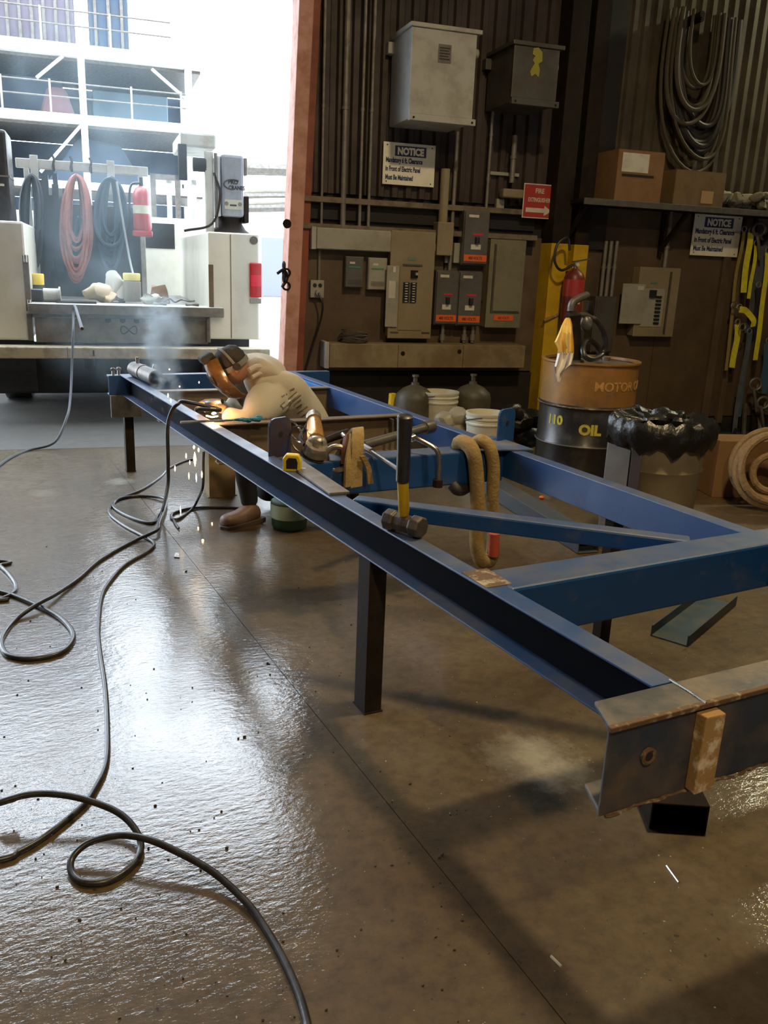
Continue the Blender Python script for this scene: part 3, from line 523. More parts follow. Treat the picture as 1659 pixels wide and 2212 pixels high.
# heavy cables hung in loops above the shelf
def cable_loops(name, loops, m, label, off):
    t = thing(name, label, 'cable', W(*[wl(1500, 20, off)[0], off, 3.4]), 'cable hanks on the wall')
    for k, (xl, xb, xr, yb, r) in enumerate(loops):
        zt = 3.55; ul, ub, ur = wl(xl, 120, off)[0], wl(xb, yb, off)[0], wl(xr, 120, off)[0]; zb = wl(xb, yb, off)[1]; c = (ul+ur)/2; a = (ur-ul)/2; pts = []
        for i in range(25):
            an = math.pi*i/24; zz = zt-(zt-zb)*min(1, (math.sin(an)**.75)); pts.append(W(c-a*math.cos(an)*(.75+.25*math.sin(an))+(ub-c)*math.sin(an)**2, off+.05*math.sin(k*1.7)+.02*k*.3, zz))
        ob('cable_loop', B().tube(pts, r, 8), m, t, smooth=True)
    ob('hook', B().cyl(W(wl(1500,20,off)[0], .02, 3.5), W(wl(1500,20,off)[0], off+.12, 3.5), .025, n=10), DARKST, t)
    return t
cable_loops('cable_hank', [(1428,1480,1570,268,.019),(1440,1490,1560,240,.020),(1452,1498,1552,230,.020),(1462,1505,1548,190,.016),(1470,1508,1545,186,.014)], CABLEW, 'tan heavy cable looped above the low cardboard box', .20)
cable_loops('cable_hank', [(1410,1500,1598,372,.016),(1424,1510,1590,345,.014),(1432,1512,1582,345,.014)], CABLEW, 'longest tan cable loop reaching down to the low cardboard box', .15)
cable_loops('cable_hank', [(1434,1500,1585,300,.026),(1440,1505,1578,318,.028),(1446,1508,1575,285,.026),(1450,1510,1590,330,.028),(1438,1500,1600,310,.026),(1444,1512,1570,275,.024),(1455,1512,1585,296,.024)], CABLED, 'thick hank of dark cables hanging above the shelf', .10)
# straps
def strap(pts, w_, m, label, off=.14, cat='strap', extra=None):
    c = []; 
    for x, y in pts: u, z = wl(x, y, off); c.append(V((u, z)))
    b = B(); vs = []; ww = w_/230*.5
    sp = spline([V((p.x, p.y, 0)) for p in c], 6)
    for i, p in enumerate(sp):
        tg = (sp[min(i+1, len(sp)-1)]-sp[max(i-1, 0)]).normalized(); nr = V((-tg.y, tg.x, 0))
        for s_, o_ in ((-1,0),(1,0),(1,.003),(-1,.003)): q = p+nr*ww*s_; vs.append(W(q.x, off+o_+.006*math.sin(i*.6), q.y))
    n = len(sp); f = [(i*4+k, i*4+(k+1)%4, (i+1)*4+(k+1)%4, (i+1)*4+k) for i in range(n-1) for k in range(4)]+[(0,1,2,3), ((n-1)*4, (n-1)*4+1, (n-1)*4+2, (n-1)*4+3)]
    t = thing('ratchet_strap', label, cat, W(c[0].x, off, c[0].y), 'straps hanging on the wall'); ob('webbing', b.add(vs, f), m, t)
    ob('hook', B().torus(W(c[0].x, off, c[0].y+.02), .025, .006, WN, 14, 6), GALV, t, smooth=True)
    if extra: ob('buckle', B().torus(W(*[wl(*extra, off+.03)[0], off+.03, wl(*extra, off+.03)[1]]), .032, .008, WN, 12, 6), CHROME, t, smooth=True)
    return t
strap([(1607,500),(1597,560),(1585,628),(1580,700),(1567,800)], 8, STRO, 'faded olive strap, first beside the notice sign')
strap([(1622,502),(1614,560),(1605,632)], 15, STRY, 'wide bright yellow strap, second beside the notice sign', .17)
strap([(1633,530),(1626,590),(1616,645)], 9, STRY, 'short yellow-green strap just right of the wide yellow one', .16)
strap([(1597,668),(1612,672),(1626,690),(1627,706)], 13, STRY, 'yellow strap end folded over a buckle', .21, extra=(1604,706))
strap([(1593,700),(1590,745),(1580,794)], 15, STRY, 'yellow strap hanging lowest next to the plywood', .17, extra=(1586,660))
strap([(1658,545),(1652,620),(1641,700),(1632,778)], 12, STRY, 'bright yellow twisted strap nearest the right edge', .22)
strap([(1650,500),(1640,590),(1624,680),(1617,720)], 22, STRG, 'broad grey-blue strap between the yellow ones', .13)
strap([(1622,700),(1608,800),(1594,900)], 13, STRB, 'long blue strap hanging down to the grey tools', .15)
strap([(1659,740),(1656,800),(1646,850)], 24, STRB, 'dark blue strap bundle at the right edge', .15)
strap([(1638,620),(1636,660),(1630,700)], 11, mat('black_webbing', (.015,.014,.014), .8), 'black strap in front of the grey-blue one', .2)
strap([(1618,720),(1608,790),(1590,890),(1585,950)], 12, STRG, 'narrow grey-blue strap hanging to the floor clutter', .19)
for k, (x, y, lb) in enumerate(((1640,495,'top hooks with grey shackle above the yellow straps'),(1632,830,'grey chain binder hanging low among the straps'),(1648,870,'dark chain binder nearest the right edge'))):
    u, z = wl(x, y, .2); t = thing('chain_binder', lb, 'chain binder', W(u,.2,z-.1)); ob('shackle', B().torus(W(u,.2,z), .055, .014, WN+WD*.3, 18, 7), GREYST, t, smooth=True); ob('lever', B().tube(spline([W(u-.02,.2,z-.03), W(u+.01,.22,z-.15), W(u+.06,.2,z-.26)], 5), .014, 7), GREYST, t, smooth=True); ob('shackle', B().torus(W(u+.07,.18,z-.04), .045, .012, WN-WD*.4, 18, 7), GREYST, t, smooth=True)
for k, (x, w_) in enumerate(((1600,9),(1618,10),(1636,9),(1650,12))):
    u, z1_ = wl(x-8, 860+14*k, .16); ob('steel_bar', B().bar(W(u,.20,0.0), W(u+.05,.10,z1_), .03, .03, upv=WN), [DARKST,GREYST,DARKST,GALV][k], label=['thin dark bar leaning on the wall under the blue strap', 'grey bar leaning on the wall, second under the straps', 'dark bar leaning on the wall, third under the straps', 'pale steel bar leaning on the wall at the right edge'][k], cat='bar', bev=.003)
# ---------------------------------------------------------------- the steel frame on its stands
ZT, ZB = .68, .549
def xo(y): return 1.171-.0347*(y-1.094)              # outer edge of the left beam's flanges
fr = thing('welded_frame', 'long blue-painted steel channel frame raised on short stands across the wet floor', 'steel frame', V((1.7, 3.4, 0)))
def chan(a, b, h, fw, t, open_):
    """C section: a, b run along the top of the web's back; flanges point along open_"""
    a, b = V(a), V(b); o = V(open_).normalized(); z = V((0,0,1))
    pr = [(0,0),(fw,0),(fw,-t),(t,-t*1.3),(t,-h+t*1.3),(fw,-h+t),(fw,-h),(0,-h)]
    return B().prism([a+o*x+z*y for x, y in pr], b-a)
yN, yF = 1.094, 5.86
sb = ob('side_beam', chan((xo(yN)+.062,yN,ZT), (xo(yF)+.062,yF,ZT), ZT-ZB, .062, .0055, (-1,0,0)), BLUE, fr, bev=.0015)
ob('web_face', B().hexa([V((xo(yy)+.056-dx,yy,zz)) for zz in (ZB+.006,ZT-.006) for dx, yy in ((.003,yN+.002),(0,yN+.002),(0,yF-.002),(.003,yF-.002))]), WEBK, sb, label='near-black outer face of the left beam web')  # thin dark sheet over the blue web, painting in the shade of the recess
ob('side_beam', chan((2.205,yN,ZT), (2.185,yF,ZT), ZT-ZB, .062, .009, (1,0,0)), BLUE, fr, bev=.0025)
# near end channel: web to the camera, flanges to the back
eb = chan((.988,1.006,ZT), (3.1,1.006,ZT), .188, .085, .010, (0,1,0))
for p in eb.v:
    if p.x < 1.5: p.x += (p.y-1.006)*.42
ob('end_beam', eb, RUSTBLUE, fr, bev=.003)
ob('top_lip', B().box((.985,.998,ZT-.010), (3.1,1.010,ZT+.001)), RUST, fr, bev=.002, label='rust-flecked front lip of the end beam')
ob('weld_bead', B().tube([(x, 1.004+.003*math.sin(x*60), ZT-.187+.002*math.sin(x*41)) for x in [1.0+.012*i for i in range(120)]], .0035, 6).disp(.003, 90), RUST, fr, smooth=True)
ob('weld_bead', B().tube([(1.223,1.10,ZT+.001), (1.221,1.05,ZT+.002), (1.217,1.0,ZT+.001)], .003, 6), CHROME, fr, smooth=True)
ob('stiffener_bar', B().box((1.200,.980,ZT-.182), (1.252,1.006,ZT-.016)).disp(.003, 30), WOODL, fr, bev=.003, label='worn yellow-brown stiffener bar on the end beam')
hc = V((1.088,1.004,.598)); ob('pivot_hole', B().cyl(hc+V((0,.004,0)), hc-V((0,.004,0)), .011, n=18), TAR, fr, smooth=True); ob('hole_ring', B().torus(hc-V((0,.002,0)), .0135, .0045, (0,1,0), 20, 6), RUST, fr, smooth=True)
# cross member 2: deep box in front
ob('cross_beam', B().hexa([P(1.213,1.63,ZT-.145),P(3.1,1.69,ZT-.145),P(3.1,1.80,ZT-.145),P(1.21,1.77,ZT-.145),P(1.213,1.63,ZT+.001),P(3.1,1.69,ZT+.001),P(3.1,1.80,ZT+.001),P(1.21,1.77,ZT+.001)]), BLUE, fr, bev=.008)
ob('weld_patch', B().box((xo(1.7)+.006,1.66,ZT), (xo(1.7)+.085,1.78,ZT+.002)).disp(.001,40), RUST, fr)
# cross member 3 at the lifting lugs, and the diagonal brace
ob('cross_beam', B().box((1.166,3.10,.53), (2.20,3.23,ZT-.002)), BLUE, fr, bev=.008)
a, b_ = V((1.205,2.56,ZT-.028)), V((1.99,1.79,ZT-.028)); ob('brace', B().bar(a, b_, .066, .056), BLUE, fr, bev=.007)
# far end beam
ob('far_beam', chan((.925,5.86,ZT), (2.52,5.86,ZT), ZT-ZB, .07, .009, (0,1,0)), BLUE, fr, bev=.003)
# tan cross members, flanges up
def ibeam(y0, x0, x1, zt, h, fw, m, yb=None):
    yb = y0 if yb is None else yb; b = B(); pr = [(-fw/2,0),(fw/2,0),(fw/2,-.008),(.004,-.008),(.004,-h+.008),(fw/2,-h+.008),(fw/2,-h),(-fw/2,-h),(-fw/2,-h+.008),(-.004,-h+.008),(-.004,-.008),(-fw/2,-.008)]
    return b.prism([V((x0,y0+q,zt+z)) for q, z in pr], V((x1-x0, yb-y0, 0)))
ob('tan_cross_beam', ibeam(4.03, xo(4)+.064, 2.19, ZT-.004, .20, .07, TANST, 4.06), TANST, fr, bev=.002); ob('tan_cross_beam', ibeam(5.17, xo(5.1)+.064, 2.19, ZT-.004, .19, .07, TANST, 5.13), TANST, fr, bev=.002)
ob('blue_spacer', B().box((2.155,5.20,ZT-.15), (2.18,5.60,ZT-.01)), mat('bright_blue_paint', (.03,.17,.48), .45), fr)
for k in range(3): ob('bracket_tab', B().box((2.08+.035*k,3.98,ZT-.09), (2.09+.035*k,4.02,ZT-.015)), GREYST, fr)
# lifting lugs
def lug(xc, yc, w_, h_, m, label, yaw=0.0, tt=.012):
    pl_ = [(-w_/2,0),(w_/2,0),(w_/2,h_-.03)]+[(w_/2-.03+.03*math.cos(q), h_-.03+.03*math.sin(q)) for q in (.5,1.0,1.57)]+[(-w_/2+.03-.03*math.sin(q), h_-.03+.03*math.cos(q)) for q in (0,.6,1.1)]+[(-w_/2,h_-.03)]
    d_ = V((math.cos(yaw), math.sin(yaw), 0)); n_ = V((-d_.y, d_.x, 0)); c = V((xc, yc, ZT-.01))
    o = ob('lifting_lug', B().prism([c+d_*x+V((0,0,z)) for x, z in pl_], n_*tt), m, fr, bev=.002, label=label); e = c+V((0,0,h_*.58))
    ob('lug_hole', B().cyl(e-n_*.001, e+n_*(tt+.001), .012, n=14), TAR, o, smooth=True); return o
lug(1.192, 3.27, .120, .165, mat('violet_blue_steel', (.055,.06,.12), .35, .3, (.08,.05,.06), 10, .7), 'dark scuffed lug on the left beam', yaw=.41)
lug(2.30, 3.24, .125, .165, BLUE, 'blue lug on the right beam', yaw=.35)
ob('corner_pad', B().prism([V((1.98,3.10,ZT+.001)), V((2.30,3.02,ZT+.001)), V((2.30,3.34,ZT+.001)), V((2.20,3.34,ZT+.001))], (0,0,.008)), BLUEW, fr, bev=.002)
# stands
def stand(c, sx, sy, z1, m, label, yaw=0.0):
    c = V(c); d_ = V((math.cos(yaw), math.sin(yaw), 0)); n_ = V((-d_.y, d_.x, 0)); t = thing('support_stand', label, 'stand', c)
    ob('post', B().hollow(c+V((0,0,.004)), c+V((0,0,z1-.004)), sx, sy, .005, upv=n_), m, t, bev=.002); ob('base_plate', B().box((c.x-sx*.55,c.y-sy*.55,0), (c.x+sx*.55,c.y+sy*.55,.005)), m, t); ob('top_plate', B().box((c.x-sx*.5,c.y-sy*.5,z1-.004), (c.x+sx*.5,c.y+sy*.5,z1)), m, t); return t
stand((1.166,2.325,0), .062, .085, ZB, DARKST, 'dark square steel post under the near part of the left beam')
stand((2.245,2.40,0), .05, .05, ZB, DARKST, 'thin dark post under the right beam behind the blue cross member')
stand((1.47,5.16,0), .17, .12, ZT-.195, mat('yellow_tan_block', (.27,.19,.08), .7, 0, (.16,.11,.05), 6, .7), 'wide tan support post beside the sparks')
ob('corner_plate', B().box((.93,5.84,.40), (1.13,5.86,ZB+.002)), GREYST, fr, bev=.004)
stand((1.06,5.96,0), .06, .06, ZB, DARKST, 'dark post under the far left corner of the frame')
stand((2.22,4.75,0), .06, .06, ZB, DARKST, 'dark post under the far part of the right beam'); stand((2.9,1.04,0), .06, .06, ZT-.189, DARKST, 'dark post under the right end of the near end beam')
# ---------------------------------------------------------------- loose things on the frame
def Zp(px, py, z): return fl(px, py, z)
# pipe offcut on the far left of the beam
p0, p1 = V((1.085,5.80,ZT+.050)), V((1.125,5.32,ZT+.050)); ax = (p1-p0).normalized(); t = thing('pipe_offcut', 'short grey pipe lying on the far left end of the blue beam', 'pipe', (p0+p1)/2-V((0,0,.05)))
b = B(); n = 24; b.tube([p0, p1], .048, n, False); b.tube([p1, p0], .040, n, False)
for c in (p0, p1):
    x = ax.orthogonal().normalized(); y = ax.cross(x); b.add([c+(x*math.cos(2*math.pi*k/n)+y*math.sin(2*math.pi*k/n))*r for r in (.048,.040) for k in range(n)], [(k,(k+1)%n,n+(k+1)%n,n+k) for k in range(n)])
ob('pipe_wall', b, GREYST, t, smooth=True); ob('bore_shade', B().tube([p0, p0+ax*.01, p1-ax*.004], [.001,.0395,.0395], n, False), TAR, t, smooth=True); ob('collar', B().tube([p0+ax*.20, p0+ax*.23], .052, n), GREYST, t, smooth=True); ob('stub', B().cyl(p0+ax*.08+V((0,0,.04)), p0+ax*.08+V((0,0,.085)), .012, n=10), CHROME, t, smooth=True); ob('stub', B().cyl(p0+ax*.36+V((.02,0,.03)), p0+ax*.36+V((.03,0,.07)), .012, n=10), CHROME, t, smooth=True)  # black inner tube stands for the shade inside the hollow pipe
for k, (x_, y_) in enumerate(((.96,5.88),(1.0,5.90))): ob('fitting', B().cyl((x_,y_,ZT), (x_,y_,ZT+.05), .010, n=8).cyl((x_,y_,ZT+.03), (x_,y_,ZT+.045), .018, n=6), CHROME, label=['small bright bolt standing on the far left end beam, left one','small bright bolt standing on the far left end beam, right one'][k], cat='bolt')
# welding rod with blue cloth
a = Zp(390, 912, .70); c = Zp(596, 905, .70); a.z = .72; c.z = ZT+.01; c = V((1.45, 3.98, .684)); a = atY(390, 912, 3.97); t = thing('filler_rod', 'long thin pale rod lying across the frame in front of the welder', 'rod', c); ob('rod', B().cyl(a, atY(597, 904, 3.98), .0055, n=8), CHROME, t, smooth=True)
c = atY(536, 908, 3.96); b = B()
for k in range(7): b.ball(c+V((-.05+.018*k, random.uniform(-.01,.01), random.uniform(-.004,.008))), (.020,.014,.010), 8, 6)
ob('blue_rag', b.disp(.012, 30), TEAL, smooth=True, label='small teal cloth knotted round the thin pale rod', cat='cloth')
# tape measure
c = Zp(632, 1018, ZT); c = V((1.135, 2.985, ZT)); t = thing('tape_measure', 'yellow and black tape measure on the edge of the left beam', 'tape measure', c)
T = M.Translation(c)@M.Rotation(-.45, 4, 'Z')
b = B(); pr = [(-.034,0),(.034,0),(.036,.04),(.026,.066),(-.022,.068),(-.035,.05)]; b.prism([T@V((x,-.018,z)) for x, z in pr], T.to_3x3()@V((0,.036,0)))
ob('case', b, YELB, t, bev=.005); ob('side_panel', B().prism([T@V((x*.62,-.0195,.032+(z-.032)*.62)) for x, z in pr], T.to_3x3()@V((0,.002,0))), BLKPL, t); ob('blade_tip', B().box((.034,-.008,.004), (.052,.008,.012), T), CHROME, t)
# flat bar on the beam
ob('flat_bar', B().bar((1.185,3.08,ZT+.006), (1.165,2.60,ZT+.006), .075, .010), mat('dull_grey_bar', (.17,.145,.12), .6, .2, (.12,.095,.075), 10, .7), label='dull grey flat bar lying on the left beam where the brace meets it', cat='bar', bev=.002)
# angle grinder with brass-coloured body
g0, g1 = V((1.40,3.42,.785)), V((1.30,3.14,.725)); d_ = (g1-g0).normalized(); t = thing('angle_grinder', 'angle grinder with a brass-coloured body and guard, resting on the cross beam', 'grinder', V((1.33,3.15,ZT)))
ob('body', B().tube([g0, g0.lerp(g1,.10), g0.lerp(g1,.22), g0.lerp(g1,.62), g0.lerp(g1,.70)], [.026,.031,.034,.037,.033], 18), BRASS, t, smooth=True)
ob('rear_cap', B().tube([g0-d_*.09, g0-d_*.05, g0-d_*.03, g0], [.020,.034,.030,.034], 16), ALU, t, smooth=True); ob('gear_head', B().ball(g0.lerp(g1,.86), (.042,.046,.040), 14, 10).disp(.006, 30), ALU, t, smooth=True)
dn = (V((.1,-.35,1))).normalized(); hc = g0.lerp(g1, .98); ob('guard', B().tube([hc-dn*.03, hc-dn*.02, hc+dn*.012], [.052,.056,.046], 22), ALU, t, smooth=True); ob('disc', B().cyl(hc-dn*.035, hc-dn*.032, .062, n=24), DARKST, t); ob('spindle_nut', B().cyl(hc+dn*.01, hc+dn*.03, .022, n=6), CHROME, t)
ob('lever', B().tube(spline([g0-d_*.02+V((-.03,0,-.02)), g0.lerp(g1,.3)+V((-.065,0,-.03)), g0.lerp(g1,.6)+V((-.05,0,-.03))], 6), .008, 7), DARKST, t, smooth=True); ob('side_handle', B().tube([g0.lerp(g1,.86), g0.lerp(g1,.86)+V((.10,.04,.02)), g0.lerp(g1,.86)+V((.17,.06,.03))], [.012,.016,.018], 10), DARKST, t, smooth=True)
ob('wire_guard', B().torus(g0.lerp(g1,.55)+V((-.07,-.02,-.01)), .06, .004, (1,.6,.2), 20, 5), CHROME, t, smooth=True); ob('wire_guard', B().torus(g0.lerp(g1,.4)+V((-.08,.03,0)), .055, .004, (1,.2,.5), 20, 5), CHROME, t, smooth=True)
# sling 1: flat webbing draped over the cross beam
t = thing('lifting_sling', 'tan webbing sling draped over the left end of the blue cross beam', 'sling', V((1.45,3.1,.45)))
def ribbon(pts, w_, th, wv):
    sp = spline(pts, 6); wv = V(wv).normalized(); b = B(); vs = []
    for i, p in enumerate(sp):
        tg = (sp[min(i+1,len(sp)-1)]-sp[max(i-1,0)]).normalized(); nr = tg.cross(wv).normalized()
        vs += [p-wv*w_/2-nr*th/2, p+wv*w_/2-nr*th/2, p+wv*w_/2+nr*th/2, p-wv*w_/2+nr*th/2]
    n = len(sp); return b.add(vs, [(i*4+k, i*4+(k+1)%4, (i+1)*4+(k+1)%4, (i+1)*4+k) for i in range(n-1) for k in range(4)]+[(3,2,1,0), tuple((n-1)*4+k for k in range(4))])
ob('webbing', ribbon([atY(768,1052,3.02), atY(769,1005,3.03), atY(772,960,3.05), atY(773,934,3.10), atY(768,930,3.17), V((1.44,3.24,.66)), V((1.43,3.25,.50))], .062, .012, (1,.3,0)), SLING, t)
ob('webbing', ribbon([atY(750,1052,3.0), atY(752,1000,3.02), atY(758,960,3.06), atY(760,938,3.12)], .03, .012, (1,.3,0)), SLING, t); ob('webbing', ribbon([atY(783,985,3.02), atY(795,1010,3.03), atY(800,1045,3.03)], .026, .010, (1,.2,0)), SLING, t)
ob('leather_pad', ribbon([atY(746,1000,3.08), atY(748,965,3.09), atY(752,938,3.13)], .05, .016, (.8,.6,0)), SLB, t); ob('shackle', B().torus(atY(728,990,3.10), .05, .012, (.4,1,.1), 20, 8), ALU, t, smooth=True); ob('shackle_pin', B().cyl(atY(741,940,3.2), atY(748,948,3.12), .013, n=10), CHROME, t, smooth=True)
# sling 2: round rope sling with red tag
t = thing('round_sling', 'thick tan round sling hung over the blue cross beam with a red tag', 'sling', V((2.05,3.1,.12)))
ob('sling_leg', B().tube(spline([atY(1000,1052,3.20), atY(1012,1020,3.26), V((2.08,3.28,.60)), atY(992,958,3.17), atY(1010,960,3.10), atY(1024,985,3.06), atY(1030,1040,3.05), atY(1032,1110,3.05), atY(1030,1175,3.05), atY(1038,1208,3.05), atY(1055,1212,3.07), atY(1066,1190,3.09)], 8), .034, 10), SLING, t, smooth=True)
ob('sling_leg', B().tube(spline([V((2.17,3.28,.58)), atY(1028,962,3.20), atY(1040,952,3.12), atY(1058,968,3.08), atY(1066,1010,3.07), atY(1064,1080,3.07), atY(1066,1150,3.08), atY(1062,1200,3.08)], 8), .030, 10), SLING, t, smooth=True)
ob('sling_under', B().tube(spline([atY(978,1046,3.12), atY(990,1058,3.10), atY(1008,1050,3.13), atY(1018,1010,3.2)], 8), .028, 10), CABLED, t, smooth=True)
ob('tag', B().cyl(atY(1068,1152,3.04), atY(1066,1200,3.04), .026, n=12), SLR, t, smooth=True)
# clamp with a bent bright handle
t = thing('bar_clamp', 'bright bent steel clamp handle hooked over the blue cross beam', 'clamp', V((1.75,3.1,.53)))
ob('rod', B().tube(spline([atY(890,945,3.15), atY(902,948,3.12), atY(930,962,3.08), atY(944,974,3.06), atY(949,995,3.05), atY(947,1040,3.05)], 6), .011, 10), CHROME, t, smooth=True); ob('jaw', B().cyl(atY(946,1036,3.05), atY(945,1052,3.05), .022, n=8), DARKST, t, smooth=True); ob('swivel', B().cyl(atY(886,948,3.14), atY(896,944,3.14), .016, n=10), CHROME, t, smooth=True)
a, b_ = V((1.52,3.40,.66)), V((2.12,3.62,.665)); t = ob('grey_pipe', B().cyl(atY(785,962,3.42), atY(925,922,3.62), .022, n=14).tube([atY(915,925,3.61), atY(932,921,3.64)], .034, 14), GREYST, smooth=True, label='tan-grey pipe lying behind the hammer handle', cat='pipe')
ob('pry_bar', B().cyl(atY(790,968,3.2), atY(866,1018,2.75), .009, n=8).cyl(atY(786,965,3.22), atY(804,975,3.12), .014, n=8), GREYST, smooth=True, label='thin dark bar leaning from the sling to the hammer', cat='bar')
# sledge hammer standing on its head
hb = V((1.168,2.13,ZT)); t = thing('sledge_hammer', 'sledge hammer standing on its head on the left beam, yellow and black handle', 'hammer', hb)
T = M.Translation(hb+V((0,0,.034)))@M.Rotation(-1.15, 4, 'Z'); b = B()
for s_ in (-1, 1): b.tube([T@V((0,0,0)), T@V((s_*.030,0,0)), T@V((s_*.036,0,0)), T@V((s_*.062,0,0)), T@V((s_*.068,0,0))], [.030,.028,.034,.034,.029], 8)
ob('head', b, mat('worn_hammer_steel', (.07,.055,.045), .5, .4, (.14,.11,.09), 20, .7), t, bev=.002)
q0, q1, q2 = atY(869,1118,2.12), atY(870,1040,2.10), atY(875,897,2.07); q0 = V((1.166,2.13,ZT+.06))
ob('handle', B().tube([q0, q0.lerp(q1,.15), q1], [.014,.017,.017], 12), YEL, t, smooth=True, label='yellow lower handle'); ob('grip', B().tube([q1, q1.lerp(q2,.02), q1.lerp(q2,.5), q2.lerp(q1,.02), q2], [.017,.021,.0205,.023,.018], 12), BLACK, t, smooth=True, label='black rubber grip')
# ---------------------------------------------------------------- things on the floor
def gchan(label, a, b_, w_, h_, t_, m, name='steel_channel'):
    a, b_ = V(a), V(b_); d_ = (b_-a).normalized(); r = d_.cross(V((0,0,1))); z = V((0,0,1)); pr = [(-w_/2,0),(w_/2,0),(w_/2,h_),(w_/2-t_,h_),(w_/2-t_,t_),(-w_/2+t_,t_),(-w_/2+t_,h_),(-w_/2,h_)]
    return ob(name, B().prism([a+r*x+z*y for x, y in pr], b_-a), m, label=label, cat='steel channel', bev=.002)
a = (fl(1410,1372)+fl(1480,1400))/2; b_ = (fl(1600,1302)+fl(1535,1272))/2
gchan('short blue-grey channel lying open side up under the cross member', a, a+(b_-a).normalized()*.62, .16, .05, .007, mat('blue_grey_steel', (.035,.065,.095), .5, .2, (.10,.085,.06), 8, .6))
a = V((1.645,1.395,0)); d_ = V((.50,.87,0)); a = (fl(1402,1785)+fl(1525,1806))/2
ob('box_tube', B().hollow(a+V((0,0,.042)), a+d_.normalized()*.42+V((0,0,.042)), .155, .084, .006), DARKST, label='short dark rectangular tube on the floor, open end to the camera', cat='steel tube', bev=.003)
a = (fl(1243,1200)+fl(1298,1192))/2; b_ = (fl(1085,1095)+fl(1120,1085))/2; ob('box_tube', B().hollow(a+V((0,0,.05)), a+(b_-a).normalized()*1.35+V((0,0,.05)), .13, .095, .006), mat('grey_blue_tube', (.06,.075,.095), .5, .2, (.10,.09,.07), 5, .7), label='long grey and blue rectangular tube on the floor behind the brace', cat='steel tube', bev=.003)
c = fl(625, 1140); t = thing('green_bucket', 'dark green container with a pale label on the floor under the left beam', 'bucket', c); ob('shell', B().lathe(c, [(.085,0),(.10,.02),(.105,.16),(.10,.165)], 20), GREENB, t, smooth=True); ob('label_patch', B().lathe(c, [(.106,.07),(.107,.15)], 20, cap=False), mat('pale_green_label', (.25,.33,.24), .6), t, smooth=True)
ob('orange_cap', B().ball(fl(1170,1078)+V((0,0,.012)), (.018,.018,.012), 10, 6), ORANGE, smooth=True, label='tiny orange cap on the floor beyond the brace', cat='cap')
ob('steel_pin', B().cyl(fl(1440,1872)+V((0,0,.003)), fl(1466,1908)+V((0,0,.003)), .0028, n=6), CHROME, label='thin pale pin on the floor in the lower right', cat='pin'); ob('steel_pin', B().cyl(fl(1190,2068)+V((0,0,.003)), fl(1212,2090)+V((0,0,.003)), .0035, n=6), ENC, label='short pale chip on the floor at the bottom middle', cat='chip')
ob('metal_scrap', B().prism([fl(376,1205), fl(388,1206), fl(386,1196), fl(379,1196)], (0,0,.006)), CHROME, label='bright square scrap on the wet floor near the sparks', cat='scrap')
b = B(); rg = random.Random(5)
for k in range(230):
    px, py = rg.uniform(-30, 1000), rg.uniform(1180, 2250); p = fl(px, py); r = rg.uniform(.001, .0042)*(1.6 if rg.random() < .12 else 1); b.ball(p+V((0,0,r*.5)), (r, r*rg.uniform(.6,1), r*.7), 5, 3)
ob('grit', b.disp(.002, 90), mat('dark_grit', (.03,.022,.018), .8), kind='stuff', label='dark grit and crumbs scattered over the wet floor', cat='grit')
# cables
def cable(name, pts, r, label, m=BLACK, n=10, cat='cable'): return ob(name, B().tube(spline(pts, n), r, 10), m, smooth=True, label=label, cat=cat)
def z6(x, y): return (x/2.963, 900+y/2.963)
def z7(x, y): return (x/2.37, 1480+y/2.37)
R1 = .0085
def fz(q, z=None): return fl(*q, R1 if z is None else z)
up_ = [atY(440,893,4.05), atY(425,884,4.0), V((1.17,4.08,.735)), atY(400,868,4.15), atY(385,872,4.2), atY(371,888,4.22), atY(362,925,4.22), atY(363,1000,4.2), atY(362,1050,4.3), fz((352,1098),.06), fz(z6(1010,640)), fz(z6(970,682)), fz(z6(850,650)), fz(z6(745,595)), fz(z6(725,555)), fz(z6(780,522)), fz(z6(900,508)), fz(z6(1045,520),.02), fz(z6(1060,560),.03), fz(z6(1030,640),.03), fz(z6(1015,690),.03), fz(z6(1000,730),.03), fz(z6(850,800)), fz(z6(640,920)), fz(z6(500,1040)), fz(z6(350,1140),.02), fz(z6(240,1200),.03), fz(z6(100,1300)), fz(z6(20,1400)), fz(z6(12,1470)), fz(z6(60,1530)), fz(z6(200,1550)), fz(z6(380,1515)), fz(z6(460,1440)), fz(z6(460,1370)), fz(z6(380,1285)), fz(z6(240,1210)), fz(z6(100,1150)), fz(z6(0,1120)), fz((-60,1262)), fz((-60,1262))+V((-.5,-.1,0)), fz((-60,1262))+V((-1.3,.4,0)), fz((-60,1262))+V((-2.4,.3,0))]
cable('welding_cable', up_, R1*1.15, 'black welding cable arching over the beam and looping across the floor')
cable('torch_cable', [fz((416,992)), fz(z6(1180,285)), fz(z6(1080,330)), fz(z6(1020,390)), fz(z6(900,470)), fz(z6(760,525)), fz(z6(705,575)), fz(z6(710,630)), fz(z6(800,700)), fz(z6(920,765)), fz(z6(985,810)), fz(z6(950,860)), fz(z6(800,950)), fz(z6(700,1060)), fz(z6(650,1160)), fz(z6(630,1350)), fz(z6(640,1500)), fz(z6(672,1715)), fz(z7(550,200)), fz(z7(543,400)), fz(z7(480,540)), fz(z7(420,620)), fz(z7(250,760)), fz(z7(100,850)), fz(z7(-60,905)), fz(z7(-60,905))+V((-.45,.05,0)), fz(z7(-60,905))+V((-1.2,.5,0)), fz(z7(-60,905))+V((-2.6,.7,0))], R1*.95, 'long dark cable running down the middle of the wet floor to the left edge')
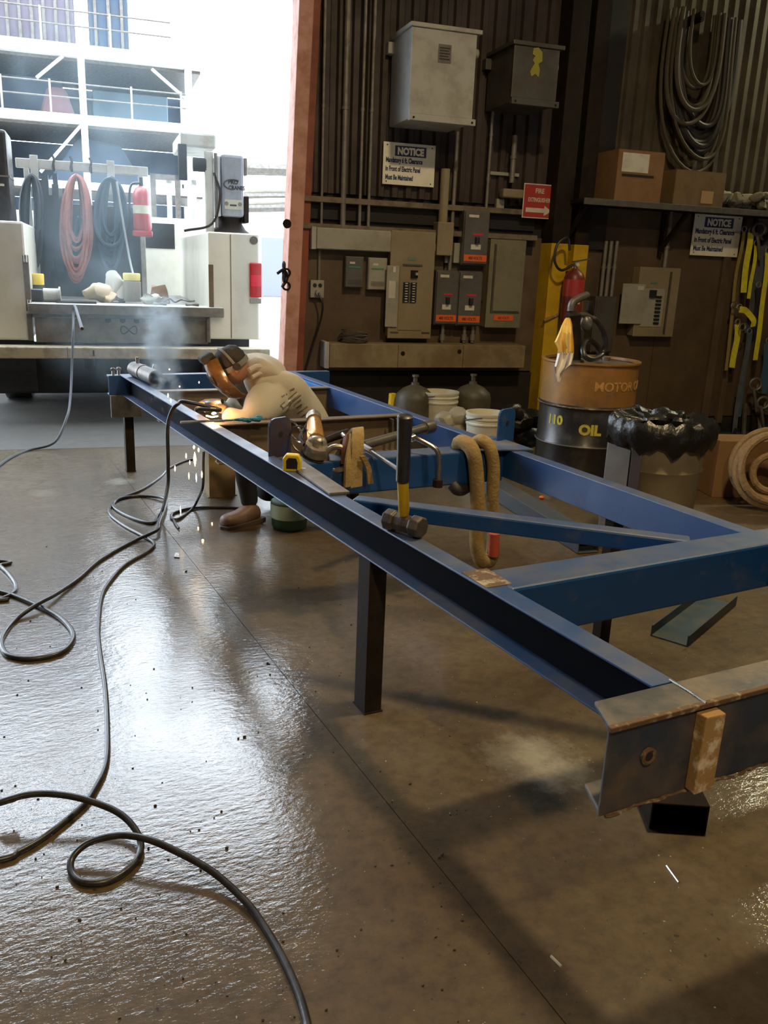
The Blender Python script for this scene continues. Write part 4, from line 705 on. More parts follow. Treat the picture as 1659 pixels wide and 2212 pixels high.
cable('loose_cable', [fz(z6(-60,920))+V((-2.2,.6,0)), fz(z6(-60,920))+V((-1.0,.5,0)), fz(z6(-60,920)), fz(z6(0,955)), fz(z6(60,1010)), fz(z6(103,1080)), fz(z6(80,1130)), fz(z6(0,1168)), fz(z6(-60,1180)), fz(z6(-60,1180))+V((-.8,.1,0)), fz(z6(-60,1180))+V((-2.0,-.2,0))], R1, 'short bend of dark cable entering at the left edge')
cable('heavy_cable', [fz(z7(-60,620))+V((-2.2,.2,0)), fz(z7(-60,620))+V((-.8,-.1,0)), fz(z7(-60,620),.05), fz(z7(0,600),.06), fz(z7(150,560),.07), fz(z7(300,560),.07), fz(z7(450,590),.06), fz(z7(600,650),.045), fz(z7(690,735),.03), fz(z7(722,830),.012), fz(z7(680,920)), fz(z7(560,1000)), fz(z7(430,1010)), fz(z7(368,960)), fz(z7(370,885),.02), fz(z7(450,810),.04), fz(z7(600,770),.055), fz(z7(740,785),.06), fz(z7(880,840),.05), fz(z7(1080,950),.03), fz(z7(1250,1100),.015), fz(z7(1350,1230)), fz(z7(1450,1400)), fz(z7(1530,1580)), fz(z7(1575,1740)), fz(z7(1600,1900)), fz(z7(1600,1900))+V((.05,-.5,0)), fz(z7(1600,1900))+V((-.4,-1.5,0))], .0088, 'thick dark cable coiling once and leaving at the bottom edge')
cable('ground_cable', [atY(440,975,4.6), atY(439,1000,4.6), atY(438,1050,4.6), fz(z6(1270,520),.08), fz(z6(1230,590)), fz(z6(1150,650)), fz(z6(1103,652)), fz(z6(1110,618)), fz(z6(1230,585)), fz(z6(1420,580)), fz((520,1098))], R1*.95, 'dark cable dropping from the frame and curling by the boot')
cable('thin_lead', [fz(z6(1105,645)), fz(z6(1120,680)), fz(z6(1145,715))], R1*.7, 'short dark lead end on the floor in front of the boot')
cable('supply_hose', [W(.0,1.4,1.02), atY(160,660,7.55) , atY(158,720,7.5), atY(155,800,7.4), atY(152,860,7.2), atY(145,900,7.0), fz((118,955),.05), fz(z6(180,215)), fz(z6(80,255)), fz(z6(0,308)), fz((-50,1040)), fz((-50,1040))+V((-.9,-.4,0)), fz((-50,1040))+V((-2.4,-.2,0))], .010, 'thin grey hose dropping from the truck tailboard to the floor', m=HOSEK)
# ---------------------------------------------------------------- drum, bin, buckets and clutter by the wall
dc = V((4.02,4.72,0)); t = thing('oil_drum', 'steel drum, rusty orange above and black with yellow stencilling below', 'drum', dc); R = .33
def ring(z0, z1, m, nm='band', **k):
    ob(nm, B().lathe(dc, [(R,z0),(R,z1)], 48, cap=False), m, t, smooth=True, **k)
zz1, zz2 = .575, .31
ob('upper_body', B().lathe(dc, [(R,zz1+.015),(R,.86),(R+.012,.868),(R+.012,.88),(R-.012,.88),(R-.014,.862)], 48, cap=False), DRUMO, t, smooth=True, label='rusty orange upper third'); ob('lid', B().lathe(dc, [(R-.01,.855),(.25,.861),(.02,.861)], 48), LID, t, smooth=True)
ob('lower_body', B().lathe(dc, [(R,.02),(R,zz2-.015),(R+.012,zz2),(R,zz2+.015),(R,zz1-.015),(R+.013,zz1),(R,zz1+.015)], 48, cap=False), DRUMB, t, smooth=True, label='black lower body with rolled hoops'); ob('bottom_rim', B().lathe(dc, [(R-.01,0),(R+.01,0),(R+.01,.02),(R,.025)], 48), DRUMB, t, smooth=True)
ob('hoop_edge', B().torus(dc+V((0,0,zz1)), R+.010, .005, n=48), RUST, t, smooth=True); ob('hoop_edge', B().torus(dc+V((0,0,zz2)), R+.010, .005, n=48), GREYST, t, smooth=True)
def bend(a0, z, s=1.0):
    def f(p): an = a0+p.x/R; return dc+V(((R+.002+p.z)*math.cos(an), (R+.002+p.z)*math.sin(an), z+p.y))
    return f
fa = math.atan2(-dc.y, -dc.x)
text('MOTOR OIL', .085, None, OTXT, t, bold=.002, bend=bend(fa+.12, .70)); text('110', .085, None, YTXT, t, bold=.004, bend=bend(fa-.85, .45)); text('OIL', .095, None, YTXT, t, bold=.005, bend=bend(fa-.10, .40)); text('lub', .075, None, YTXT, t, bold=.003, bend=bend(fa+.62, .43))
ob('bung', B().cyl(dc+V((.18,.05,.86)), dc+V((.18,.05,.885)), .03, n=12), GREYST, t)
pc = atY(1240, 770, 4.60); pc.z = .862; t = thing('drum_pump', 'grimy hand pump with a black hose loop standing on the drum lid', 'pump', pc); Q = lambda x, y, yy=4.6: atY(x, y, yy)
ob('body', B().tube([pc, Q(1240,740), Q(1240,700), Q(1238,680), Q(1240,672)], [.05,.05,.042,.055,.03], 14), DARKST, t, smooth=True); ob('spout', B().tube(spline([Q(1233,672), Q(1236,656), Q(1250,645), Q(1272,636)], 6), [.026]*18+[.012], 10), GREYST, t, smooth=True)
ob('lever', B().tube([Q(1276,650), Q(1274,668), Q(1280,680)], [.02,.024,.016], 10), DARKST, t, smooth=True); ob('crank', B().tube(spline([Q(1236,684), Q(1262,680), Q(1285,690)], 5), .018, 8), GREYST, t, smooth=True); ob('valve', B().ball(Q(1266,698), (.04,.04,.055), 10, 8).disp(.012, 20), GREYST, t, smooth=True)
ob('hose_loop', B().tube(spline([Q(1262,700), Q(1283,690), Q(1300,710), Q(1308,740), Q(1300,765), Q(1280,776,4.5), Q(1262,768,4.5), Q(1260,745,4.55), Q(1272,735,4.6), Q(1290,748,4.62), Q(1296,768,4.62)], 6), .019, 9), BLACK, t, smooth=True); ob('base_collar', B().cyl(pc, pc+V((0,0,.03)), .07, n=16), GREYST, t, smooth=True)
ob('fitting', B().cyl(Q(1228,700), Q(1230,730), .03, n=10).disp(.01,30), GREYST, t, smooth=True)
# rag: gathered at the top, spread below, yellow with a white hem
def rag(rows, m, nm, t, yy, n=13):
    vs = []; 
    for j, (xl, xr, y, dp) in enumerate(rows):
        for i in range(n):
            f_ = i/(n-1); p = atY(xl+(xr-xl)*f_, y+3*math.sin(i*1.9+j*.4), yy-dp*(.5+.5*math.sin(f_*3*math.pi*1.3+j*.25)) if dp > 0 else yy-dp); vs.append(p)
    k = len(vs); vs += [v+V((0,.006,0)) for v in vs]; r = len(rows); f = []
    for j in range(r-1):
        for i in range(n-1): a = j*n+i; f += [(a,a+1,a+n+1,a+n), (k+a,k+a+n,k+a+n+1,k+a+1)]
    return ob(nm, B().add(vs, f), m, t, smooth=True)
t = thing('rag', 'crumpled yellow rag with a white lower end hanging from the drum pump', 'rag', V((3.6,4.38,.8))); yy = 4.36
rag([(1222,1232,688,-.22),(1215,1235,700,-.10),(1207,1237,720,.04),(1199,1239,737,.05),(1206,1240,752,.05),(1206,1240,762,.05)], CLOTHY, 'yellow_part', t, yy); rag([(1206,1240,761,.05),(1203,1238,775,.05),(1199,1234,790,.04),(1200,1216,805,.02),(1205,1211,824,.01)], CLOTHW, 'white_part', t, yy)
# fire extinguisher on the column
eo = .34; t = thing('fire_extinguisher', 'red fire extinguisher hanging on the yellow column', 'fire extinguisher', W(wl(1238,640,eo)[0], eo, wl(1235,700,eo)[1])); cu_ = wl(1240,610,eo)[0]; za, zb_, zc = wl(1235,705,eo)[1], wl(1238,640,eo)[1], wl(1242,585,eo)[1]
ce = W(cu_, eo, 0)
ob('cylinder', B().lathe(ce, [(.06,za),(.085,za+.01),(.088,za+.03),(.088,zc-.06),(.07,zc-.02),(.03,zc+.01),(.025,zc+.02)], 24), REDD, t, smooth=True); ob('label_band', B().lathe(ce, [(.0895,zb_),(.0895,zc-.07)], 24, cap=False), REDP, t, smooth=True); tag4(t, 'white_label', WHITE, cu_-.01, cu_+.02, zb_-.06, zb_-.0, eo+.085, .006)
ob('valve', B().cyl(ce+V((0,0,zc+.01)), ce+V((0,0,zc+.07)), .018, n=10), ALU, t, smooth=True); ob('handle', B().bar(ce+V((0,0,zc+.07))-WD*.03, ce+V((0,0,zc+.10))+WD*.13, .02, .012), GREYST, t); ob('gauge', B().cyl(ce+V((0,0,zc+.05))-WN*.02, ce+V((0,0,zc+.05))-WN*.035, .016, n=12), WHITE, t, smooth=True)
ob('hose', B().tube(spline([ce+V((0,0,zc+.05))-WD*.02, ce+V((0,0,zc+.0))-WD*.13, ce+V((0,0,zc+.07))-WD*.20, ce+V((0,0,zc+.20))-WD*.19, ce+V((0,0,zc+.26))-WD*.10, ce+V((0,0,zc+.16))-WD*.07], 7), .011, 8), BLACK, t, smooth=True); ob('wall_hook', B().bar(ce+V((0,0,zc-.02)), W(cu_, .15, zc-.02), .02, .03), DARKST, t)
a, b_ = W(wl(1172,692,.2)[0], .22, wl(1172,692,.2)[1]), W(wl(1208,678,.2)[0], .2, wl(1208,678,.2)[1]); ob('stick', B().bar(a, b_, .022, .022), WOODL, label='short tan stick poking out across the yellow column', cat='stick', bev=.003)
# bin with black liner
bc = V((3.38,3.34,0)); t = thing('rubbish_bin', 'round olive rubbish bin with a black liner folded over its rim', 'bin', bc)
ob('body', B().lathe(bc, [(.20,0),(.205,.02),(.225,.45),(.235,.47),(.23,.49),(.245,.70)], 32), CANT, t, smooth=True)
vs = []; n = 48; rows = [(.10,.70),(.20,.71),(.255,.735),(.275,.715),(.285,.67),(.275,.62),(.262,.585)]; b = B()
for j, (r_, z_) in enumerate(rows):
    for k in range(n):
        an = 2*math.pi*k/n; w_ = .007*math.sin(k*1.9+j*.5)+.005*math.sin(k*3.1+j*.9); vs.append(bc+V(((r_+w_)*math.cos(an), (r_+w_)*math.sin(an), z_+.022*math.sin(k*1.3+j*1.1)*(j > 3)+.012*math.sin(k*2.3))))
b.add(vs, [(j*n+k, j*n+(k+1)%n, (j+1)*n+(k+1)%n, (j+1)*n+k) for j in range(len(rows)-1) for k in range(n)]); ob('liner', b.disp(.010, 14), BAGB, t, smooth=True, auto=50)
b = B(); rg = random.Random(3)
for k in range(16): an = rg.uniform(0, 6.28); r_ = rg.uniform(0,.19); b.ball(bc+V((r_*math.cos(an), r_*math.sin(an), .70+rg.uniform(0,.06))), (rg.uniform(.03,.07), rg.uniform(.03,.05), rg.uniform(.015,.03)), 9, 6)
ob('rubbish', b.disp(.03, 14), BAGB, t, smooth=True, auto=35)
pa, pb = fl(1326,1075), fl(1374,1090); pa, pb = V((3.22,3.66,0)), V((3.36,3.58,0))
for (c0, c1, m, lb) in ((V((3.10,3.43,0)), V((3.13,3.29,0)), mat('grey_board', (.15,.145,.135), .7, 0, (.11,.10,.09), 5, .6), 'grey board standing upright left of the bin'), (V((3.132,3.28,0)), V((3.15,3.225,0)), mat('dark_brown_board', (.05,.035,.03), .7), 'narrow dark board between the grey board and the bin')):
    ob('board', B().hexa([c0, c1, c1+V((.01,.02,0)), c0+V((.01,.02,0)), c0+V((0,0,.59)), c1+V((0,0,.575)), c1+V((.01,.02,.575)), c0+V((.01,.02,.59))]), m, label=lb, cat='board', bev=.002)
# buckets and cylinders along the wall
def bucket(px, py, off, label, yaw=0, h=.37, r=.15):
    u, z = wl(px, py, off); c = W(u, off, z-h if z-h > 0 else 0); c.z = max(0, c.z); zt = z; t = thing('white_bucket', label, 'bucket', V((c.x, c.y, 0))); c.z = 0
    ob('shell', B().lathe(c, [(r*.86,0),(r*.98,zt-.10),(r,zt-.09),(r*1.03,zt-.085),(r*1.03,zt-.075),(r,zt-.07),(r*1.0,zt-.05),(r*1.04,zt-.045),(r*1.04,zt-.035),(r,zt-.03),(r*1.05,zt-.012),(r*1.05,zt),(r*.98,zt),(r*.96,zt-.06)], 28), BUCK, t, smooth=True)
    ob('bail', B().torus(c+V((0,0,zt-.05)), r*1.06, .004, (0,.25,1), 28, 5, .5), GREYST, t, smooth=True); return t
bucket(950, 845, .55, 'white bucket between the two dark cylinders under the trough'); bucket(1052, 890, 1.15, 'white bucket further right, partly behind the blue beam')
def jug(px, py, off, label, r=.155):
    u, z = wl(px, py, off); c = W(u, off, 0); t = thing('gas_cylinder', label, 'gas cylinder', c)
    ob('shell', B().lathe(c, [(r*.9,0),(r,.03),(r,z-.13),(r*.93,z-.09),(r*.6,z-.045),(.035,z-.02),(.03,z)], 28), JUG, t, smooth=True); ob('valve', B().cyl(c+V((0,0,z)), c+V((0,0,z+.045)), .018, n=10).cyl(c+V((0,0,z+.045)), c+V((0,0,z+.06)), .028, n=8), GREYST, t, smooth=True); return t
jug(897, 826, .5, 'dark olive cylinder left of the first white bucket'); jug(1022, 824, .5, 'dark olive cylinder right of the first white bucket')
def lumps(name, pts, m, label, cat, yy=None, s=1.0, amp=.03):
    b = B(); rg = random.Random(len(label))
    for (px, py, z, r_) in pts: q = wl(px, py, z); b.ball(W(q[0], z, max(q[1]-r_*.3, r_*.7)), (r_, r_*.8, r_*.7), 12, 8)
    return ob(name, b.disp(amp, 12), m, smooth=True, label=label, cat=cat, auto=30)
lumps('plastic_bag', [(965,900,.95,.09),(990,893,.95,.09),(1010,903,.95,.08),(985,925,.95,.12),(1000,950,.95,.13)], CLEARP, 'milky plastic bag slumped between the buckets', 'bag')
lumps('black_bag', [(1125,900,.75,.13),(1150,895,.75,.11),(1105,885,.8,.10),(1140,930,.75,.14)], BAGB, 'black plastic bag on the floor at the foot of the yellow column', 'bag')
ob('yellow_cone', B().cyl(W(wl(848,872,.4)[0],.4,0), W(wl(848,848,.4)[0],.4,wl(848,850,.4)[1]), .05, .03, 12), YELB, smooth=True, label='small bright yellow bottle left of the dark cylinders', cat='bottle')
b = B(); pts = [fl(1510+12*i, 1040+4*math.sin(i*1.3), .01) for i in range(8)]; ob('scrap_strip', B().tube(spline(pts, 4), .012, 6).disp(.012, 20), TANST, smooth=True, label='tan strip of litter on the floor right of the bin', cat='litter')
# rope coil against a carton on the right
rc = V((4.72,3.72,.0)); t = thing('rope_coil', 'coil of thick tan rope standing on edge at the right edge of the picture', 'rope', rc); nn = V((-.55,-.83,.12))
for k in range(5): ob('rope_turn', B().torus(rc+V((.05,.0,.27))+nn*(.035*k-.03)+V((.012*math.sin(k*2),0,.01*math.cos(k*3))), .235-.012*(k%3), .024, nn, 36, 8), ROPE, t, smooth=True)
ob('rope_turn', B().torus(rc+V((.05,0,.24))+nn*.05, .12, .024, nn, 26, 8), ROPE, t, smooth=True)
t = thing('cardboard_box', 'tan cardboard sheet box behind the rope coil', 'box', rc+V((.1,.22,0))); T = M.Translation(rc+V((.12,.26,0)))@M.Rotation(-.35,4,'Z'); ob('carton', B().box((-.22,-.03,0), (.35,.22,.40), T), CARD, t, bev=.004)
# dark clutter under the straps
for k, (px, py, r_, lb) in enumerate(((1600,985,.10,'dark coiled strap on the floor under the blue strap'),(1640,955,.12,'dark hank of chain on the floor at the foot of the steel bars'))):
    p = fl(px, py-0, .02); b = B(); [b.torus(p+V((0,0,.02*i)), r_-.01*i, .016, (.1*i,.1,1), 18, 6) for i in range(4)]; ob('coil', b, DARKST, smooth=True, label=lb, cat='coil')
# ---------------------------------------------------------------- outside: service truck backed up to the door
RO = -1.3
tr = thing('service_truck', 'cream service truck backed up to the open door, seen from behind', 'truck', W(.4, RO, 0))
def tb(n, u0, u1, o0, o1, z0, z1, m=TRUCKW, par=None, bev=.006, **k): return ob(n, B().wbox(u0, u1, o0, o1, z0, z1), m, par or tr, bev=bev, **k)
rb = B()   # right side box with its rounded outer corner
pr = [(1.07,RO),(1.53,RO),(1.567,RO-.04),(1.567,-4.2),(1.07,-4.2)]
rb.prism([W(u, o, .73) for u, o in pr], (0,0,.955)); ob('side_box', rb, TRUCKW, tr, bev=.012)
tb('corner_post', 1.07, 1.115, RO, RO+.006, 1.02, 1.40, TANST); tb('panel_seam', 1.27, 1.277, RO, RO+.003, .74, 1.67, TANST, bev=0)
tb('side_box', -1.05, -.47, -4.2, RO, .70, 1.69, TRUCKW, bev=.02); tb('corner_post', -.50, -.452, RO-.02, RO+.01, .95, 1.42, TANST); ob('hinge', B().cyl(W(-.475,RO+.02,1.36), W(-.475,RO+.02,1.42), .016, n=10), CHROME, tr, smooth=True); ob('hinge', B().cyl(W(-.47,RO+.02,1.0), W(-.47,RO+.02,1.05), .016, n=10), CHROME, tr, smooth=True)
tl = tb('tail_light', 1.447, 1.56, RO-.01, RO+.02, 1.12, 1.43, LENS, bev=.01); tb('light_lens', 1.455, 1.55, RO+.02, RO+.024, 1.22, 1.32, mat('bright_red_lens', (.75,.02,.05), .2, coat=.6), tl, bev=.003); tb('reverse_lens', 1.45, 1.555, RO, RO+.012, 1.065, 1.11, ENCW, bev=.004)
ob('fuel_cap', B().cyl(W(1.487,RO,1.628), W(1.487,RO+.008,1.628), .036, n=22), GREYST, tr, smooth=True)
tb('bed_floor', -.48, 1.07, -4.2, RO+.02, .90, 1.00, TAILG); tb('tailboard_edge', -.48, 1.195, RO-.02, RO+.10, .935, 1.015, TAILG, bev=.008); tb('tread_top', -.48, 1.19, RO-.3, RO+.10, 1.015, 1.02, ENCW, bev=.001)
tb('rear_panel', -.44, 1.055, RO-.06, RO-.02, .68, .935, TAILG); tb('side_bracket', 1.04, 1.075, RO-.02, RO+.03, .70, .93, GREYST); tb('side_bracket', -.50, -.455, RO-.02, RO+.03, .70, .93, GREYST)
for u in (.175, .30, .42, .485): ob('panel_hole', B().cyl(W(u,RO-.021,.885), W(u,RO-.015,.885), .026 if u < .45 else .016, n=16), DARKST, tr)
pts = [W(.35+.07*math.sin(2*math.pi*k/32)+.0*k, RO-.012, .80+.035*math.sin(4*math.pi*k/32)) for k in range(33)]; ob('loop_mark', B().tube(pts, .006, 6), DARKST, tr, smooth=True)
tb('bumper', -1.1, 1.60, RO+.02, RO+.22, .565, .665, TRUCKB, bev=.01)
for u in (-.18, .52): tb('bumper_seam', u, u+.006, RO+.02, RO+.222, .57, .664, TANST, bev=0)
tb('bumper_bolt', .03, .045, RO+.22, RO+.226, .59, .64, DARKST, bev=0); tb('added_dark_skirt', -1.0, 1.5, -2.3, -2.2, .10, .60, BLKPL); tb('added_dark_tank', -.4, .6, -3.4, -2.5, .18, .60, BLKPL); tb('hitch', .25, .33, RO-.1, RO+.15, .46, .56, DARKST)  # dark skirt and tank added to keep the space under the truck black
tb('chassis_rail', -.05, .05, -5, RO, .46, .62, DARKST); tb('chassis_rail', .70, .80, -5, RO, .46, .62, DARKST); ob('axle', B().cyl(W(-.75,-2.6,.42), W(1.5,-2.6,.42), .06, n=12), DARKST, tr, smooth=True)
for u0 in (-.85, 1.22):
    wv = W(u0, -2.6, .42); w_ = ob('wheel', B().tube([wv, wv+WD*.02, wv+WD*.26, wv+WD*.28], [.38,.42,.42,.38], 28), BLACK, tr, smooth=True); ob('rim', B().tube([wv-WD*.005, wv+WD*.285], .22, 20), GREYST, w_, smooth=True)
tb('mud_guard', 1.07, 1.55, -2.0, -1.96, .15, .75, BLKPL); tb('mud_guard', -1.0, -.5, -2.0, -1.96, .15, .75, BLKPL)
tb('cab', -.95, 1.45, -6.0, -4.6, .55, 1.92, TRUCKW, bev=.08); tb('cab_window', -.55, 1.05, -4.61, -4.59, 1.55, 1.85, BLKPL)
# headboard rack with hooks
HO = -3.0; zr = 2.30
tb('rack_bar', -.62, .66, HO-.03, HO+.03, zr-.045, zr+.045, ENCW); 
for u in (-.55, .56): tb('rack_post', u, u+.05, HO-.03, HO+.03, 1.0, zr-.04, ENCW)
for u in (-.485, .25): tb('hanger_plate', u, u+.075, HO+.03, HO+.045, zr-.22 if u < 0 else zr-.25, zr+.08, ENCW, bev=.004)
for u in (-.27, -.10, .085): ob('hook', B().tube(spline([W(u,HO+.035,zr+.09), W(u+.015,HO+.05,zr+.05), W(u,HO+.06,zr-.02), W(u+.01,HO+.10,zr-.05), W(u+.01,HO+.11,zr)], 5), .012, 7), DARKST, tr, smooth=True)
# hose coils on the rack
def hank(px0, px1, py0, py1, n, r, m, label, off, seed, name='hose_coil'):
    rg = random.Random(seed); t = thing(name, label, 'hose', W(wl((px0+px1)/2, py0, off)[0], off, wl(px0, py1, off)[1]), 'hoses hung on the truck rack')
    for k in range(n):
        xl = px0+rg.uniform(0, .36)*(px1-px0); xr = px1-rg.uniform(0, .36)*(px1-px0); yb = py1-rg.uniform(0, .42)*(py1-py0); cxp = (px0+px1)/2; pts = []; oo = off+rg.uniform(-.08,.12)
        for i in range(17):
            an = 2*math.pi*i/16; x_ = cxp+math.sin(an)*((xr-xl)/2)*(.80+.20*(1-math.cos(an))/2); y_ = py0+rg.uniform(-1,1)+(yb-py0)*(1-math.cos(an))/2; u, z = wl(x_, y_, oo); pts.append(W(u, oo+.01*math.sin(an*2+k), z))
        ob('hose_turn', B().tube(spline(pts, 3), r, 6), m, t, smooth=True)
    return t
hank(38, 98, 378, 600, 26, .018, HOSEK, 'black hose coil at the left of the truck rack', -2.8, 1); hank(122, 208, 378, 610, 30, .014, HOSER, 'dull red hose coil in the middle of the truck rack', -2.7, 2); hank(200, 278, 384, 590, 28, .018, HOSEB, 'dark blue hose coil at the right of the truck rack', -2.75, 3)
hank(150, 190, 470, 600, 14, .018, HOSEB, 'blue-black hose hanging inside the red coil', -2.85, 4)
ob('pale_hose', B().tube(spline([W(*[wl(252,392,-2.6)[0]],-2.6,wl(252,392,-2.6)[1]), W(wl(266,480,-2.6)[0],-2.6,wl(266,480,-2.6)[1]), W(wl(282,570,-2.5)[0],-2.5,wl(282,570,-2.5)[1]), W(wl(300,635,-2.0)[0],-2.0,wl(300,635,-2.0)[1])], 6), .011, 7), HOSEP, smooth=True, label='single pale hose trailing from the dark blue coil', cat='hose')
b = B(); rg = random.Random(9)
for k in range(14): u = wl(118,470,-2.9)[0]+rg.uniform(-.14,.12); b.box((u, 2.9+rg.uniform(-.05,.05), rg.uniform(1.2,1.9)), (u+rg.uniform(.03,.09), 3.0, rg.uniform(1.95,2.22)), WM)
ob('hanging_gear', b, HOSEK, label='dark leads and gear hanging between the black and red hoses', cat='gear', kind='stuff')
tb('tool_cabinet', -.50, .62, -3.9, -3.2, 1.0, 1.95, BLKPL)
# things standing in the bed
u0, u1, z0, z1 = wb(-30, 276, 28, 478, -2.2); t = thing('black_cabinet', 'tall black cabinet at the left edge behind the truck body', 'cabinet', W(-.75,-2.4,1.69)); ob('shell', B().wbox(u0, u1, -2.7, -2.2, 1.69, z1), BLKPL, t, bev=.03); ob('band', B().wbox(u0, u1+.004, -2.65, -2.195, 2.1, 2.115), GREYST, t); ob('marking', B().wbox(u1-.10, u1-.05, -2.2, -2.197, 2.02, 2.04), ENC, t)
def canister(px, y0, y1, off, r, label, capm=YELB, bm=BLKPL):
    u, zt = wl(px, y0, off); zb = 1.02; c = W(u, off, 0); zc = wl(px, y1, off)[1]; t = thing('jug', label, 'jug', W(u,off,zb)); ob('body', B().lathe(c, [(r*.95,zb),(r,zb+.02),(r,zc-.01),(r*.8,zc)], 18), bm, t, smooth=True); ob('cap', B().lathe(c, [(r*.95,zc),(r*.98,zt-.01),(r*.9,zt)], 18), capm, t, smooth=True)
canister(79, 591, 615, -1.9, .065, 'black jug with a yellow top at the left of the truck bed'); canister(284, 590, 606, -2.0, .085, 'white-labelled jug with a pale yellow top in the truck bed', mat('pale_yellow_plastic', (.75,.66,.22), .5), ENC)
u, z = wl(100, 640, -1.6); c = W(u,-1.55,1.08); t = thing('winch_reel', 'black and white reel at the left of the tailboard', 'reel', W(u,-1.55,1.02)); ob('hub', B().cyl(c-WD*.02, c+WD*.11, .06, n=20), ENCW, t, smooth=True); ob('flange', B().cyl(c+WD*.11, c+WD*.125, .075, n=20), ENC, t, smooth=True); ob('housing', B().wbox(u-.17, u-.02, -1.65, -1.48, 1.02, 1.13), BLKPL, t, bev=.015)
def bag(px, py, rx, rz, m, label, off=-1.9, seed=1):
    u, z = wl(px, py, off); b = B(); b.ball(W(u,off,1.02+rz*.9), (rx, .12, rz), 14, 10); b.ball(W(u+rx*.6,off+.03,1.02+rz*.5), (rx*.6, .10, rz*.6), 12, 8); ob('sack', b.disp(.05, 9, seed), m, smooth=True, label=label, cat='sack')
bag(212, 625, .13, .09, mat('tan_sack', (.55,.45,.30), .9), 'tan sack lying in the truck bed', seed=1); bag(247, 608, .09, .16, mat('white_sack', (.6,.6,.56), .9), 'white folded sack standing behind the tan one', -2.1, 2); u, z = wl(345, 640, -1.8); ob('carton', B().hexa([W(u-.10,-1.75,1.022),W(u+.09,-1.70,1.022),W(u+.10,-1.92,1.022),W(u-.09,-1.95,1.022),W(u-.07,-1.78,1.17),W(u+.05,-1.74,1.20),W(u+.08,-1.90,1.15),W(u-.06,-1.93,1.19)]), CARD, label='brown crumpled carton against the side box', cat='box', bev=.006)
u, z = wl(330, 640, -1.65); ob('rag_bundle', B().ball(W(u-.02,-1.60,1.06), (.10,.06,.045), 12, 8).ball(W(u+.08,-1.62,1.05), (.06,.05,.03), 10, 8).disp(.04, 16, 4), ENC, smooth=True, label='pale grey rags in front of the brown carton in the truck bed', cat='rags')
ob('wire_bundle', B().tube(spline([W(wl(350+14*k,640,-1.5)[0],-1.5+.04*math.sin(k*2),1.03+.05*abs(math.sin(k*1.4))) for k in range(6)], 5), .009, 6), GREYST, smooth=True, label='grey wire bent over the right half of the truck bed', cat='wire')
u, z = wl(165, 648, -1.45); ob('steel_plate', B().wbox(u-.17, u+.17, -1.6, -1.4, 1.021, 1.035), DARKST, label='dark flat plate lying on the tailboard', cat='plate')
for k, (px, lb) in enumerate(((415,'dark tool lying at the right end of the tailboard'),(345,'thin rod lying on the tailboard'))):
    u, z = wl(px, 655, -1.4); ob('tool', B().tube([W(u-.05,-1.45,1.032), W(u,-1.4,1.034), W(u+.06,-1.42,1.032)], [.012,.008,.013], 8), GREYST, smooth=True, label=lb, cat='tool')
# red extinguisher on the truck
u, zt = wl(305, 402, -2.6); zb = wl(310, 498, -2.6)[1]; c = W(u,-2.6,0); t = thing('fire_extinguisher', 'red fire extinguisher standing on the truck behind the hoses', 'fire extinguisher', W(u,-2.6,zb)); ob('cylinder', B().lathe(c, [(.08,zb),(.09,zb+.02),(.09,zt-.08),(.06,zt-.02),(.02,zt)], 20), REDP, t, smooth=True); ob('label_band', B().lathe(c, [(.0915,zb+.16),(.0915,zb+.24)], 20, cap=False), WHITE, t, smooth=True); ob('valve', B().cyl(c+V((0,0,zt)), c+V((0,0,zt+.08)), .018, n=8), DARKST, t); ob('hose', B().tube(spline([c+V((0,0,zt+.03)), c+V((0,0,zt))-WD*.10, c+V((0,0,zt-.2))-WD*.12, c+V((0,0,zb+.15))-WD*.10], 5), .012, 7), BLACK, t, smooth=True)
ob('foot_bracket', B().wbox(u-.10, u+.09, -2.70, -2.50, zb-.06, zb-.005), REDP, t, bev=.01)
# crane head on the right box
ko = -2.0; u0, u1, z0, z1 = wb(478, 331, 528, 470, ko); t = thing('crane_winch', 'grey truck crane housing with an oval emblem on the right side box', 'crane', W((u0+u1)/2, ko, 1.69))
ob('housing', B().wbox(u0, u1, ko-.35, ko, z0, z1), CRANEG, t, bev=.03); ob('side_strip', B().wbox(u0-.05, u0-.005, ko-.3, ko-.03, z0, z1-.02), mat('pale_crane_strip', (.42,.44,.47), .5), t, bev=.01); ob('dark_guard', B().wbox(u1+.003, u1+.05, ko-.3, ko-.02, z0-.05, z0+.20), DARKST, t, bev=.008); ob('dark_guard', B().wbox(u1+.003, u1+.04, ko-.3, ko-.05, z1-.18, z1-.02), GREYST, t, bev=.008)
w = u1-u0; zc = z0+(z1-z0)*.52; ob('oval_emblem', B().tube([W(u0+.5*w+.40*w*math.cos(a_), ko+.003, zc+.045*math.sin(a_)) for a_ in [.9+k*.32 for k in range(13)]], .007, 6), BLKI, t, smooth=True)
text('PRO', .05, wallT(u0+.28*w, ko+.002, zc+.005), BLKI, t, bold=.002); text('CRANES', .05, wallT(u0+.30*w, ko+.002, zc-.045), BLKI, t, bold=.002, sx=.85)
lb = ob('rating_plate', B().wbox(u0+.12*w, u1-.08*w, ko-.001, ko+.004, z0+.07, z0+.16), ENC, t); [ob('dial', B().cyl(W(u0+a_*w, ko+.004, z0+.12), W(u0+a_*w, ko+.007, z0+.12), .02, n=12), GREYST, lb) for a_ in (.2, .8)]; ob('plate_print', B().wbox(u0+.35*w, u1-.35*w, ko+.004, ko+.0055, z0+.10, z0+.115), BLKI, lb)
ob('pedestal', B().lathe(W(u0+.45*w, ko-.17, 0), [(.24,1.69),(.16,1.74),(.12,1.80),(.12,z0+.01)], 20), DARKST, t, smooth=True)
